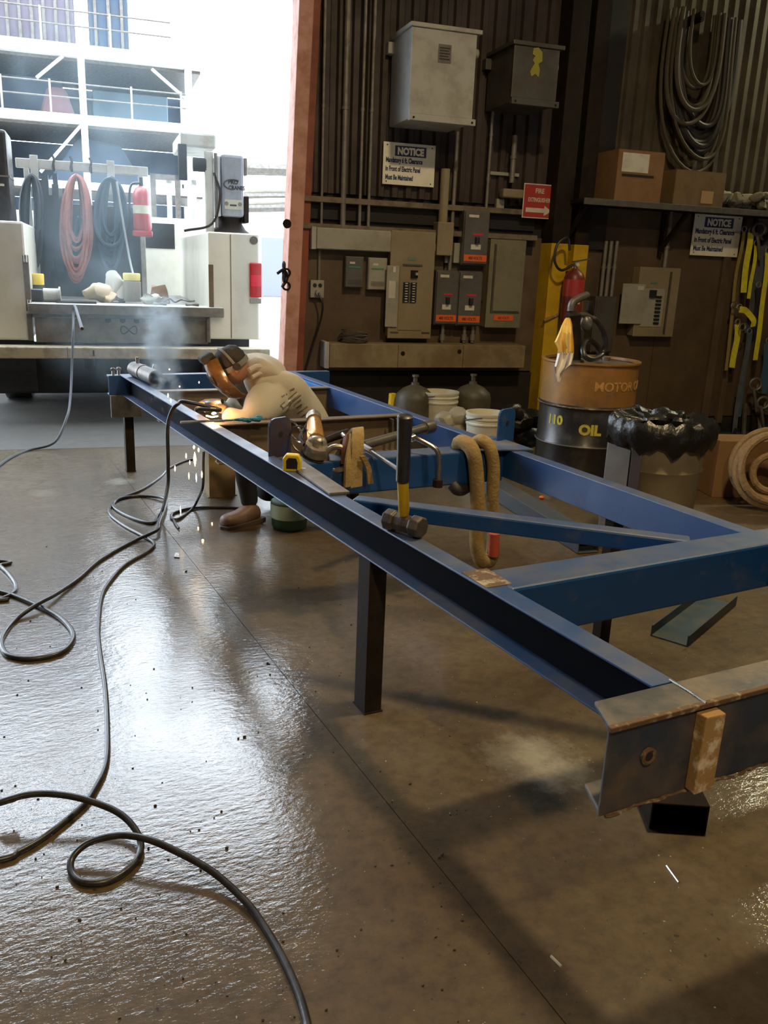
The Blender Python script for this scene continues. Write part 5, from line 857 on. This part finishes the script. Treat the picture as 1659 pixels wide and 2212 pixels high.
um, zm = wl(452, 420, ko); ob('mast', B().wbox(um-.03, um+.05, ko-.12, ko-.04, 1.69, wl(452,325,ko)[1]), ENCW, t, bev=.01); ob('hydraulic_pipe', B().cyl(W(um+.07,ko-.03,1.75), W(um+.07,ko-.03,zm+.38), .018, n=10), GREYST, t, smooth=True); ob('motor', B().cyl(W(um-.14,ko-.08,zm+.27), W(um-.02,ko-.08,zm+.27), .065, n=16), DARKST, t, smooth=True); ob('bracket', B().wbox(um-.28, um-.20, ko-.1, ko-.03, zm+.12, zm+.44), DARKST, t, bev=.006)
ob('boom', B().wbox(um-.26, um+.08, ko-.9, ko-.05, zm+.42, zm+.55), ENCW, t, bev=.02); ob('cable_tail', B().tube(spline([W(um+.05,ko-.02,zm+.2), W(um+.10,ko+.02,zm), W(um+.02,ko+.02,1.78), W(um-.25,ko+.05,1.70)], 6), .012, 7), DARKST, t, smooth=True)
# ---------------------------------------------------------------- yard: steel storage rack on three levels
YO = -14
yr = thing('storage_rack', 'tall white steel storage structure across the yard', 'storage rack', W(0, YO, 0))
def ybox(n, u0, u1, o0, o1, z0, z1, m=RACKW, par=None, **k): return ob(n, B().wbox(u0, u1, o0, o1, z0, z1), m, par or yr, **k)
for z0, z1, ue in ((5.42,5.66,2.55),(4.12,4.30,2.60),(2.80,2.95,2.6)): ybox('beam', -9, ue, YO-.2, YO, z0, z1)
for u in (-6.4, -3.2, 0, 2.22): ybox('post', u-.07, u+.07, YO-.2, YO-.02, 0, 5.42)
for u in (-6.4, -3.2, 0, 2.45): ybox('post', u-.07, u+.07, YO-3.6, YO-3.4, 0, 5.42)
for z in (5.36, 4.06, 2.76): ybox('deck', -9, 2.5, YO-3.5, YO-.2, z, z+.06, GREYST)
ob('diagonal', B().bar(W(-.9,YO-.1,4.95), W(-.35,YO-.1,5.42), .06, .06), RACKW, yr); ob('diagonal', B().bar(W(1.45,YO-.1,5.35), W(2.15,YO-.1,4.83), .06, .06), RACKW, yr); ob('diagonal', B().bar(W(-.95,YO-.1,3.1), W(-.05,YO-.1,4.12), .06, .06), RACKW, yr)
for z in (4.62, 4.90, 6.0, 6.28): ob('handrail', B().cyl(W(-9,YO-.05,z), W(2.3 if z < 5 else 1.9,YO-.05,z), .018, n=6), GREYST, yr)
for u, z in ((-1.6,4.3),(-.65,4.3),(1.0,4.3),(2.05,4.3),(-1.8,5.66),(-.75,5.66),(.62,5.66),(1.88,5.66)): ob('handrail_post', B().bar(W(u,YO-.05,z), W(u,YO-.05,z+.65), .04, .04, upv=WN), ENC, yr)
for z0, z1, m in ((4.12,5.36,YARDB),(2.82,4.06,YARDB),(0,2.76,YARDB)): ybox('rear_sheet', -9, 2.5, YO-3.7, YO-3.62, z0, z1, m)
def stored(n, u0, u1, o0, o1, z0, z1, m, label, cat='container', ribs=0):
    t = thing(n, label, cat, W((u0+u1)/2,(o0+o1)/2,z0)); ob('body', B().wbox(u0,u1,o0,o1,z0,z1), m, t, bev=.02)
    for k in range(ribs): uu = u0+(k+.5)*(u1-u0)/ribs; ob('rib', B().wbox(uu-.03, uu+.03, o1, o1+.04, z0+.05, z1-.05), GREYST, t)
stored('container', -3.2, -.10, YO-2.6, YO-.5, 5.67, 7.3, YARDP, 'dark ribbed container on the top deck at the left', ribs=13); stored('equipment', .20, 1.02, YO-2.4, YO-.6, 5.67, 7.0, YARDB, 'dark blue machine on the top deck beside the container', 'machine', 3)
stored('crate', -2.6, -.45, YO-3.0, YO-1.5, 4.12, 5.2, YARDB, 'dark crate on the middle deck at the left', 'crate'); stored('crate', .2, 1.9, YO-3.2, YO-1.8, 4.12, 5.1, mat('pale_blue_sheeting', (.12,.19,.24), .7), 'pale blue crate on the middle deck behind the diagonal', 'crate')
c = W(-.55, YO-1.0, 4.12); ob('covered_pump', B().lathe(c, [(.42,0),(.38,.25),(.22,.75),(.18,.80)], 14), YARDR, smooth=True, label='dull red covered machine on the middle deck', cat='machine')
c = W(.1, YO-1.2, 2.83); t = thing('tarpaulin', 'dark blue peaked tarpaulin on the lowest deck', 'tarpaulin', c); ob('sheet', B().add([W(-.95,YO-.7,2.83),W(1.35,YO-.7,2.83),W(1.35,YO-2.2,2.83),W(-.95,YO-2.2,2.83),W(-.15,YO-.9,3.95),W(.75,YO-.9,3.85),W(.75,YO-2.0,3.85),W(-.15,YO-2.0,3.95)], [(3,2,1,0),(4,5,6,7),(0,1,5,4),(1,2,6,5),(2,3,7,6),(3,0,4,7)]), YARDB, t, bev=.05)
stored('pallet_load', 1.0, 2.1, YO-2.2, YO-.8, 2.83, 3.25, BRICKB, 'pale pallet load on the lowest deck at the right', 'pallet load')
# taller neighbouring shed further left, seen only as reflection on the floor and at a glance from the side
ybox('upper_frame', -9, -.10, YO-3.5, YO-.5, 7.35, 10.6, YARDB)
# yard clutter between the truck and the rack
for k, (px, py, off, lb, m) in enumerate(((360,440,-8,'blue-grey drum stand in the yard right of the extinguisher',GREYST),(395,450,-8.5,'pale steel frame in the yard behind the truck box',ENCW))):
    u0, z1 = wl(px-30, py-65, off); u1 = wl(px+25, py, off)[0]; t = thing('yard_stand', lb, 'stand', W(u0,off,0))
    for uu in (u0, u1): ob('post', B().wbox(uu-.04, uu+.04, off-.06, off+.02, 0, z1), m, t)
    ob('rail', B().wbox(u0-.04, u1+.04, off-.06, off+.02, z1-.08, z1), m, t); ob('rail', B().wbox(u0-.04, u1+.04, off-.06, off+.02, z1*.62, z1*.62+.08), m, t); ob('load', B().wbox(u0+.05, u1-.05, off-.5, off-.07, .3, z1*.6), YARDB if k else YARDP, t)
# far right: stacked pipes, a pale shed and a grey hut
for k in range(5):
    z = wl(570, 455-13*k if k < 4 else 368, -13)[1]; ob('pipe_stack', B().cyl(W(2.9,-13,z), W(6.5,-13-.3*k,z+.25), .09 if k < 4 else .14, n=8), ENC if k % 2 else GREYST, smooth=True, label=['lowest pipe of the far stack beside the door post', 'second pipe of the far stack beside the door post', 'third pipe of the far stack beside the door post', 'fourth pipe of the far stack beside the door post', 'single grey beam above the far pipe stack'][k], cat='pipe')
for u in (3.0, 5.9): ob('pipe_trestle', B().bar(W(u,-13.2,0), W(u,-13.2,wl(570,368,-13)[1]+.1), .12, .12, upv=WN), ENC, label='pale trestle post carrying the far pipes, '+('left one' if u < 4 else 'right one'), cat='post')
u0, z1 = wl(568, 512, -30); ob('grey_hut', B().wbox(u0-1.5, u0+9, -36, -30, 0, z1), mat('grey_blue_hut', (.15,.16,.22), .7), label='low grey hut in the yard right of the tail light', cat='hut', bev=.02)
# ---------------------------------------------------------------- the welder
pe = thing('person', 'person crouching behind the left beam in tan hooded sweatshirt and welding helmet', 'person', V((1.62,4.50,0)))
def skin_mesh(name, nodes, edges, m, parent, sub=2, root=0, tex=None, label=None):
    loc = origin(parent); me = bpy.data.meshes.new(name); me.from_pydata([V(p)-loc for p, r in nodes], edges, []); me.validate(); me.materials.append(m)
    o = bpy.data.objects.new(name, me); COL.objects.link(o); o.parent = parent
    md = o.modifiers.new('skin', 'SKIN'); md.use_smooth_shade = True
    for i, (p, r) in enumerate(nodes):
        s = me.skin_vertices[0].data[i]; s.radius = r if isinstance(r, tuple) else (r, r); s.use_root = (i == root)
    if sub: s = o.modifiers.new('subdivision', 'SUBSURF'); s.levels = s.render_levels = sub
    if label: o['label'] = label
    return o
hip = V((1.87,4.58,.42)); head = V((1.345,4.44,.905))
nd = [(hip,(.17,.15)), ((1.80,4.55,.56),(.175,.15)), ((1.69,4.51,.68),(.19,.155)), ((1.58,4.475,.775),(.175,.14)), ((1.49,4.46,.835),(.105,.10)), ((1.42,4.45,.87),(.062,.062)),
      ((1.53,4.32,.775),(.125,.12)), ((1.43,4.25,.70),(.108,.10)), ((1.345,4.20,.63),(.080,.080)), ((1.28,4.235,.665),(.055,.055)), ((1.235,4.265,.695),(.038,.038)),
      ((1.56,4.62,.78),(.10,.10)), ((1.47,4.69,.67),(.078,.078)), ((1.40,4.70,.60),(.062,.062)), ((1.32,4.56,.655),(.050,.050)), ((1.26,4.44,.70),(.038,.038))]
ob_ = skin_mesh('hooded_sweatshirt', nd, [(0,1),(1,2),(2,3),(3,4),(4,5),(3,6),(6,7),(7,8),(8,9),(9,10),(3,11),(11,12),(12,13),(13,14),(14,15)], HOOD, pe)
sw = ob_
# trousers: left leg squatting, right knee down
nd = [((1.88,4.585,.40),(.165,.15)), ((1.83,4.47,.37),.115), ((1.60,4.43,.42),.092), ((1.40,4.44,.46),.072), ((1.42,4.48,.30),.062), ((1.455,4.51,.15),.055), ((1.46,4.52,.09),.052),
      ((1.86,4.70,.36),.115), ((1.74,4.76,.20),.092), ((1.62,4.80,.085),.072), ((1.82,4.82,.08),.060), ((2.0,4.83,.085),.050)]
skin_mesh('trousers', nd, [(0,1),(1,2),(2,3),(3,4),(4,5),(5,6),(0,7),(7,8),(8,9),(9,10),(10,11)], PANTS, pe)
def boot(a, toe, up3, label=None):
    nd = [(V(a)+V(up3),(.05,.05)), (V(a),(.058,.058)), (V(a).lerp(V(toe),.45),(.056,.050)), (V(toe)+(V(toe)-V(a))*.12,(.054,.044)), (V(a)-(V(toe)-V(a))*.30,(.056,.052))]
    o = skin_mesh('boot', nd, [(0,1),(1,2),(2,3),(1,4)], BOOT, pe, root=1)
    d_ = (V(toe)-V(a)); L_ = d_.length; d_.normalize(); s_ = V((0,0,1)).cross(d_); pr = [(-.35,-.042),(-.35,.042),(.1,.046),(.75,.048),(1.12,.036),(1.22,0),(1.12,-.036),(.75,-.048),(.1,-.046)]
    if abs(d_.z) < .5: ob('sole', B().prism([V((a[0],a[1],.001))+d_*x*L_+s_*y for x, y in [(-.30,-.046),(-.30,.046),(.1,.052),(.75,.056),(1.05,.046),(1.16,0),(1.05,-.046),(.75,-.056),(.1,-.052)]], (0,0,.03)), SOLE, o, bev=.004)
    ob('bootlace', B().tube([V(a)+d_*.05+V((0,0,.05))+s_*x for x in (-.03,0,.03)], .005, 5), WHITE, o); return o
boot((1.475,4.50,.050), (1.29,4.44,.040), (0,.01,.07)); 
o = skin_mesh('boot', [((2.0,4.83,.085),(.05,.05)), ((2.07,4.83,.075),(.052,.05)), ((2.10,4.83,.055),(.048,.045)), ((2.17,4.84,.05),(.035,.035))], [(0,1),(1,2),(2,3)], BOOT, pe, root=1)
# hood lying on the back of the neck
b = B(); rows = []; hc_ = V((1.475,4.46,.885)); axh = (V((1.60,4.49,.80))-V((1.40,4.44,.90))).normalized()
x_ = axh.cross(V((0,0,1))).normalized(); y_ = x_.cross(axh)
vs = []; n = 22; m_ = 7
for j in range(m_):
    f_ = j/(m_-1); rr = [.098,.125,.150,.165,.150,.115,.05][j]; cc = hc_+axh*(-.06+.25*f_)+y_*(.01-.02*f_)
    for k in range(n):
        an = 2*math.pi*k/n; vs.append(cc+x_*math.cos(an)*rr*1.02+y_*math.sin(an)*rr*(.62 if math.sin(an) > 0 else .45)+y_*.012*math.sin(3*an+j))
ob('hood', b.add(vs, [(j*n+k, j*n+(k+1)%n, (j+1)*n+(k+1)%n, (j+1)*n+k) for j in range(m_-1) for k in range(n)]+[tuple(range(n))[::-1], tuple(range((m_-1)*n, m_*n))]).disp(.012, 14), HOOD, pe, smooth=True, sub=1, auto=80)
for q, r_ in (([(538,800),(556,792),(580,796),(600,812),(606,832)], .016), ([(545,815),(565,806),(585,812),(598,826)], .012)):
    ob('hood_fold', B().tube(spline([atY(x, y, 4.34+.05*k/4) for k, (x, y) in enumerate(q)], 5), r_, 8), HOOD, pe, smooth=True)
# head: looks down and to the left along hd
hd = V((-.86,.02,-.50)).normalized(); hs = V((.02,-1,.0)); hs = (hs-hd*hs.dot(hd)).normalized(); hu = hs.cross(hd)   # hd face forward, hs to its left (towards the camera), hu crown
if hu.z < 0: hu = -hu
TH = M.Translation(head)@M((hs, hd, hu)).transposed().to_4x4()@M.Scale(.84, 4)
b = B(); vs = []; n, m_ = 24, 16
for j in range(m_+1):
    th = math.pi*(j/m_-.5); zc_ = math.sin(th); cr = math.cos(th)
    for k in range(n):
        an = 2*math.pi*k/n; x = .076*cr*math.cos(an); y = .096*cr*math.sin(an); z = .118*zc_
        if z < -.02: x *= 1-.9*(-z-.02)/.12*.4; y = y*(1-.12*(-z-.02)/.1)+(.012 if y > 0 else 0)
        if y > 0 and abs(x) < .022: y += .020*math.exp(-((z+.012)/.022)**2)*(1-abs(x)/.022)+.006*math.exp(-((z+.055)/.010)**2)
        if y > 0 and .018 < abs(x) < .05: y -= .008*math.exp(-((z-.012)/.014)**2)
        vs.append(TH@V((x, y, z)))
hd_o = ob('head', b.add(vs, [(j*n+k, j*n+(k+1)%n, (j+1)*n+(k+1)%n, (j+1)*n+k) for j in range(m_) for k in range(n)]), SKIN, pe, smooth=True, auto=80)
for s_ in (-1, 1):
    ob('eye', B().ball(TH@V((.032*s_, .080, .012)), .011, 10, 8), WHITE, hd_o, smooth=True); ob('ear', B().ball(TH@V((.077*s_, -.005, -.005)), (.018,.02,.03), 10, 8), SKIN, hd_o, smooth=True)
ob('mouth', B().ball(TH@V((0,.094,-.055)), (.012,.010,.006), 10, 6), mat('lips', (.35,.13,.10), .6), hd_o, smooth=True)
ob('cap', B().lathe(V((0,0,0)), [(.092,0),(.096,.02),(.094,.06),(.078,.10),(.045,.125),(.003,.132)], 24, T=TH@M.Diagonal((.92,1.10,1,1))).disp(.006, 30), CAP, pe, smooth=True, label='dark cloth cap')
hb_ = ob('headband', B().lathe(V((0,0,0)), [(.098,-.005),(.103,-.005),(.103,.028),(.098,.028)], 28, T=TH@M.Diagonal((.95,1.10,1,1)), cap=False), BAND, pe, smooth=True)
ob('headband_strap', B().tube([TH@V((.095*math.cos(a_), .0+.02*math.sin(a_), .02+.118*math.sin(a_))) for a_ in [k*math.pi/12 for k in range(13)]], .008, 6), BAND, hb_, smooth=True)
for s_ in (-1, 1): ob('pivot_knob', B().cyl(TH@V((.095*s_,.0,.012)), TH@V((.118*s_,.0,.012)), .020, n=12), CAP, hb_, smooth=True)
# helmet shell hanging in front of the face
vs = []; n = 19; rows = [(.125,.12),(.140,.09),(.148,.03),(.150,-.04),(.148,-.10),(.135,-.155),(.105,-.19)]
for j, (rr, z) in enumerate(rows):
    for k in range(n): a_ = -1.12+2.24*k/(n-1); vs.append(TH@V((rr*.80*math.sin(a_), .02+rr*math.cos(a_)+(.0 if j < 3 else -.012*(j-3)), z)))
k0 = len(vs); vs += [v+(TH.to_translation()-v).normalized()*.005 for v in vs]; f = []
for j in range(len(rows)-1):
    for k in range(n-1): a_ = j*n+k; f += [(a_,a_+1,a_+n+1,a_+n), (k0+a_,k0+a_+n,k0+a_+n+1,k0+a_+1)]
m_ = len(rows)
for j in range(m_-1): f += [(j*n,(j+1)*n,k0+(j+1)*n,k0+j*n), (j*n+n-1,k0+j*n+n-1,k0+(j+1)*n+n-1,(j+1)*n+n-1)]
for k in range(n-1): f += [(k,k0+k,k0+k+1,k+1), ((m_-1)*n+k,(m_-1)*n+k+1,k0+(m_-1)*n+k+1,k0+(m_-1)*n+k)]
vz = ob('welding_helmet', B().add(vs, f), VISOR, pe, smooth=True, auto=60, label='amber-brown welding helmet shell'); ob('lens_window', B().box((-.055,.148,-.035), (.055,.168,.03), TH), BLKPL, vz, bev=.004)
ob('hinge_block', B().box((-.05,.075,.105), (.055,.165,.160), TH), CAP, pe, bev=.014, label='dark brow block of the helmet')
# gloved hands on the torch
def hand(wrist, tip, side, label=None):
    wrist, tip = V(wrist), V(tip); d_ = (tip-wrist).normalized(); s_ = d_.cross(V((0,0,1))).normalized()*side; nrm = s_.cross(d_)*side
    if nrm.z < 0: nrm = -nrm
    pal = wrist+d_*.055; nd = [(wrist-d_*.02,.030), (wrist,.026), (pal,(.034,.018)), (pal+d_*.03,(.036,.016))]; ed = [(0,1),(1,2),(2,3)]
    for k, L_ in enumerate((.036,.042,.040,.032)):
        base = pal+d_*.034+s_*(-.026+.0175*k); i0 = len(nd); p1 = base+d_*L_*.6-nrm*.008; p2 = p1+d_*L_*.25-nrm*L_*.55; p3 = p2-d_*L_*.35-nrm*L_*.4
        nd += [(base,.0092), (p1,.0088), (p2,.0084), (p3,.0076)]; ed += [(3,i0),(i0,i0+1),(i0+1,i0+2),(i0+2,i0+3)]
    i0 = len(nd); tb_ = wrist+d_*.03-s_*.028; nd += [(tb_,.011), (tb_+d_*.03-s_*.014-nrm*.012,.0105), (tb_+d_*.055-s_*.004-nrm*.026,.009)]; ed += [(2,i0),(i0,i0+1),(i0+1,i0+2)]
    return skin_mesh('gloved_hand', nd, ed, GLOVE, pe, root=2, sub=2)
hand((1.235,4.265,.705), (1.165,4.30,.735), 1); hand((1.26,4.44,.71), (1.175,4.36,.735), -1)
t = thing('welding_torch', 'black welding torch held over the left beam', 'torch', V((1.16,4.28,.70))); wp = fl(462, 893, .69)
ob('handle', B().tube(spline([V((1.21,4.18,.76)), V((1.17,4.24,.745)), V((1.15,4.30,.735)), V((1.14,4.34,.725))], 5), .013, 9), BLACK, t, smooth=True); ob('nozzle', B().tube([V((1.14,4.34,.725)), V((1.145,4.345,.705)), V((1.155,4.335,.690))], [.011,.010,.008], 10), BRASS, t, smooth=True)
# print on the back of the sweatshirt: laid on the cloth
def on_back(px, py, lift=.004):
    dg = bpy.context.evaluated_depsgraph_get(); o = sw.evaluated_get(dg); inv = sw.matrix_world.inverted(); r = RW@_d((px, py))
    bpy.context.view_layer.update(); h_, loc, nr, _ = o.ray_cast(inv@C0, r); 
    return (sw.matrix_world@loc-r*lift) if h_ else atY(px, py, 4.3)
bpy.context.view_layer.update()
def printq(q, nm, m): 
    top = [on_back(*p, .004) for p in q]; bot = [on_back(*p, -.001) for p in q]; ob(nm, B().hexa(bot+top), m, sw)
def band(p, q, hw, nm, m, n=4):
    p, q = V((*p, 0)), V((*q, 0)); d_ = (q-p).normalized(); e = V((-d_.y, d_.x, 0))*hw
    for k in range(n): a_, b__ = p.lerp(q, k/n), p.lerp(q, (k+1)/n); printq([(a_-e)[:2], (b__-e)[:2], (b__+e)[:2], (a_+e)[:2]], nm, m)
band((606,876), (641,846), .9, 'print_frame', INK); band((612,883), (650,853), .9, 'print_frame', INK); band((606,876), (612,883), .9, 'print_frame', INK, 1); band((610,878), (645,850), 2.3, 'print_box', mat('pale_print', (.62,.58,.48), .9))
for (a_, c_) in (((609,857),(620,850)),((627,843),(636,839)),((636,874),(650,863)),((640,882),(652,873)),((642,894),(664,878)),((651,901),(668,889))): band(a_, c_, 1.5, 'print_line', INK, 2)
# weld pool, spatter and falling sparks
ob('weld_pool', B().ball(wp+V((0,0,.0)), (.012,.009,.006), 10, 6).disp(.003, 60), ARC, smooth=True, label='glowing weld pool on the left beam under the torch', cat='weld')
ob('hot_seam', B().tube([fl(424,884,.682), fl(432,888,.683), fl(436,890,.682)], .004, 6), HOT, smooth=True, label='short glowing seam on the beam left of the torch', cat='weld')
ob('hot_seam', B().tube([fl(446,898,.682), fl(458,901,.684), fl(470,899,.682)], .004, 6), HOT, smooth=True, label='glowing seam on the beam below the gloved hands', cat='weld')
SP = [(421,992,30,.013),(419,966,8,.009),(429,972,9,.008),(402,985,11,.006),(378,1012,12,.006),(410,999,9,.004),(408,1028,14,.005),(424,1032,18,.005),(436,1025,15,.007),(390,1103,20,.004),(430,826,4,.005),(388,835,3,.006),(366,798,3,.006),(363,854,8,.006),(369,866,8,.007)]
labs = ['largest spark, just below the beam', 'round spark at the beam edge above the largest one', 'small spark right of the round one at the beam edge', 'spark left of the largest one', 'leftmost of the falling sparks', 'thin spark between the two left ones', 'pale spark lower left of the support post', 'long yellow spark in front of the support post', 'orange spark at the right of the support post', 'single long spark low above the floor cables', 'tiny spark beside the helmet', 'white spark left of the helmet', 'white spark above the far beam', 'pinkish spark over the beam in the smoke', 'lower pinkish spark over the beam in the smoke']
for (x, y, L_, r), lb in zip(SP, labs):
    yy = 4.45 if y > 860 else 4.5
    if x > 700: yy = 6.0
    c = atY(x, y, yy); hh = L_*.5*4.9/FPX; r *= .6; ob('spark', B().lathe(c, [(.0005,-hh),(r*.6,-hh*.6),(r,0),(r*.7,hh*.5),(.0005,hh)], 7), SPARK, smooth=True, label=lb, cat='spark', group='sparks falling from the weld')
for k, (x, y) in enumerate(((438,1167),(458,1130),(428,1140),(498,1132),(440,1166))[:4]): ob('spark', B().ball(fl(x, y, .004), .006 if k < 1 else .004, 7, 5), SPARK, smooth=True, label=['bright spark landed on the floor below the boot', 'spark on the floor left of the boot tip', 'faint spark on the floor beside the curled cable', 'small spark on the floor under the boot'][k], cat='spark', group='sparks falling from the weld')
# ---------------------------------------------------------------- smoke
def smoke(name, pts, dens, col, label, nscale=3.0, seed=0.0, wob=.35):
    """pts: (centre, radius) chain; a soft-edged volume around it"""
    m = bpy.data.materials.new(name); m.use_nodes = True; nt = m.node_tree; N = nt.nodes; L = nt.links; N.remove(N['Principled BSDF'])
    v = N.new('ShaderNodeVolumePrincipled'); v.inputs['Color'].default_value = (*col, 1); v.inputs['Anisotropy'].default_value = .35; L.new(v.outputs[0], N['Material Output'].inputs['Volume'])
    g = N.new('ShaderNodeNewGeometry'); ns = N.new('ShaderNodeTexNoise'); ns.inputs['Scale'].default_value = nscale; ns.inputs['Detail'].default_value = 5; ns.inputs['Distortion'].default_value = .8; L.new(g.outputs['Position'], ns.inputs['Vector'])
    off = N.new('ShaderNodeVectorMath'); off.operation = 'MULTIPLY_ADD'; L.new(ns.outputs['Color'], off.inputs[0]); off.inputs[1].default_value = (wob,)*3; L.new(g.outputs['Position'], off.inputs[2])
    tot = None
    for c, r in pts:
        d = N.new('ShaderNodeVectorMath'); d.operation = 'DISTANCE'; L.new(off.outputs[0], d.inputs[0]); d.inputs[1].default_value = V(c)+V((wob/2,)*3)
        mr = N.new('ShaderNodeMapRange'); mr.interpolation_type = 'SMOOTHSTEP'; L.new(d.outputs['Value'], mr.inputs[0]); mr.inputs[1].default_value = 0; mr.inputs[2].default_value = r; mr.inputs[3].default_value = 1; mr.inputs[4].default_value = 0
        if tot is None: tot = mr.outputs[0]
        else: a_ = N.new('ShaderNodeMath'); a_.operation = 'ADD'; L.new(tot, a_.inputs[0]); L.new(mr.outputs[0], a_.inputs[1]); tot = a_.outputs[0]
    n2 = N.new('ShaderNodeMapRange'); L.new(ns.outputs['Fac'], n2.inputs[0]); n2.inputs[1].default_value = .38; n2.inputs[2].default_value = .68; n2.inputs[3].default_value = .1; n2.inputs[4].default_value = 1.4
    mu = N.new('ShaderNodeMath'); mu.operation = 'MULTIPLY'; L.new(tot, mu.inputs[0]); L.new(n2.outputs[0], mu.inputs[1]); m2 = N.new('ShaderNodeMath'); m2.operation = 'MULTIPLY'; L.new(mu.outputs[0], m2.inputs[0]); m2.inputs[1].default_value = dens; L.new(m2.outputs[0], v.inputs['Density'])
    lo = V([min(V(c)[i]-r for c, r in pts) for i in range(3)]); hi = V([max(V(c)[i]+r for c, r in pts) for i in range(3)]); lo.z = max(lo.z, .02)
    return ob(name, B().box(lo, hi), m, label=label, cat='smoke', kind='stuff')
smoke('smoke_plume', [(atY(376,868,4.55),.06),(atY(366,838,4.6),.09),(atY(356,800,4.7),.11),(atY(346,765,4.8),.11),(atY(362,725,4.9),.15),(atY(352,680,5.0),.14)], 17.0, (.80,.92,1.0), 'thin column of blue-white welding smoke rising from the weld', 9.0, wob=.22)
smoke('smoke_haze', [(atY(165,745,5.9),.34),(atY(300,690,6.0),.60),(atY(200,520,6.3),.75),(atY(290,300,6.6),.85),(atY(150,150,6.8),.8)], .27, (.72,.90,1.0), 'faint blue smoke haze drifting through the doorway', 2.2)
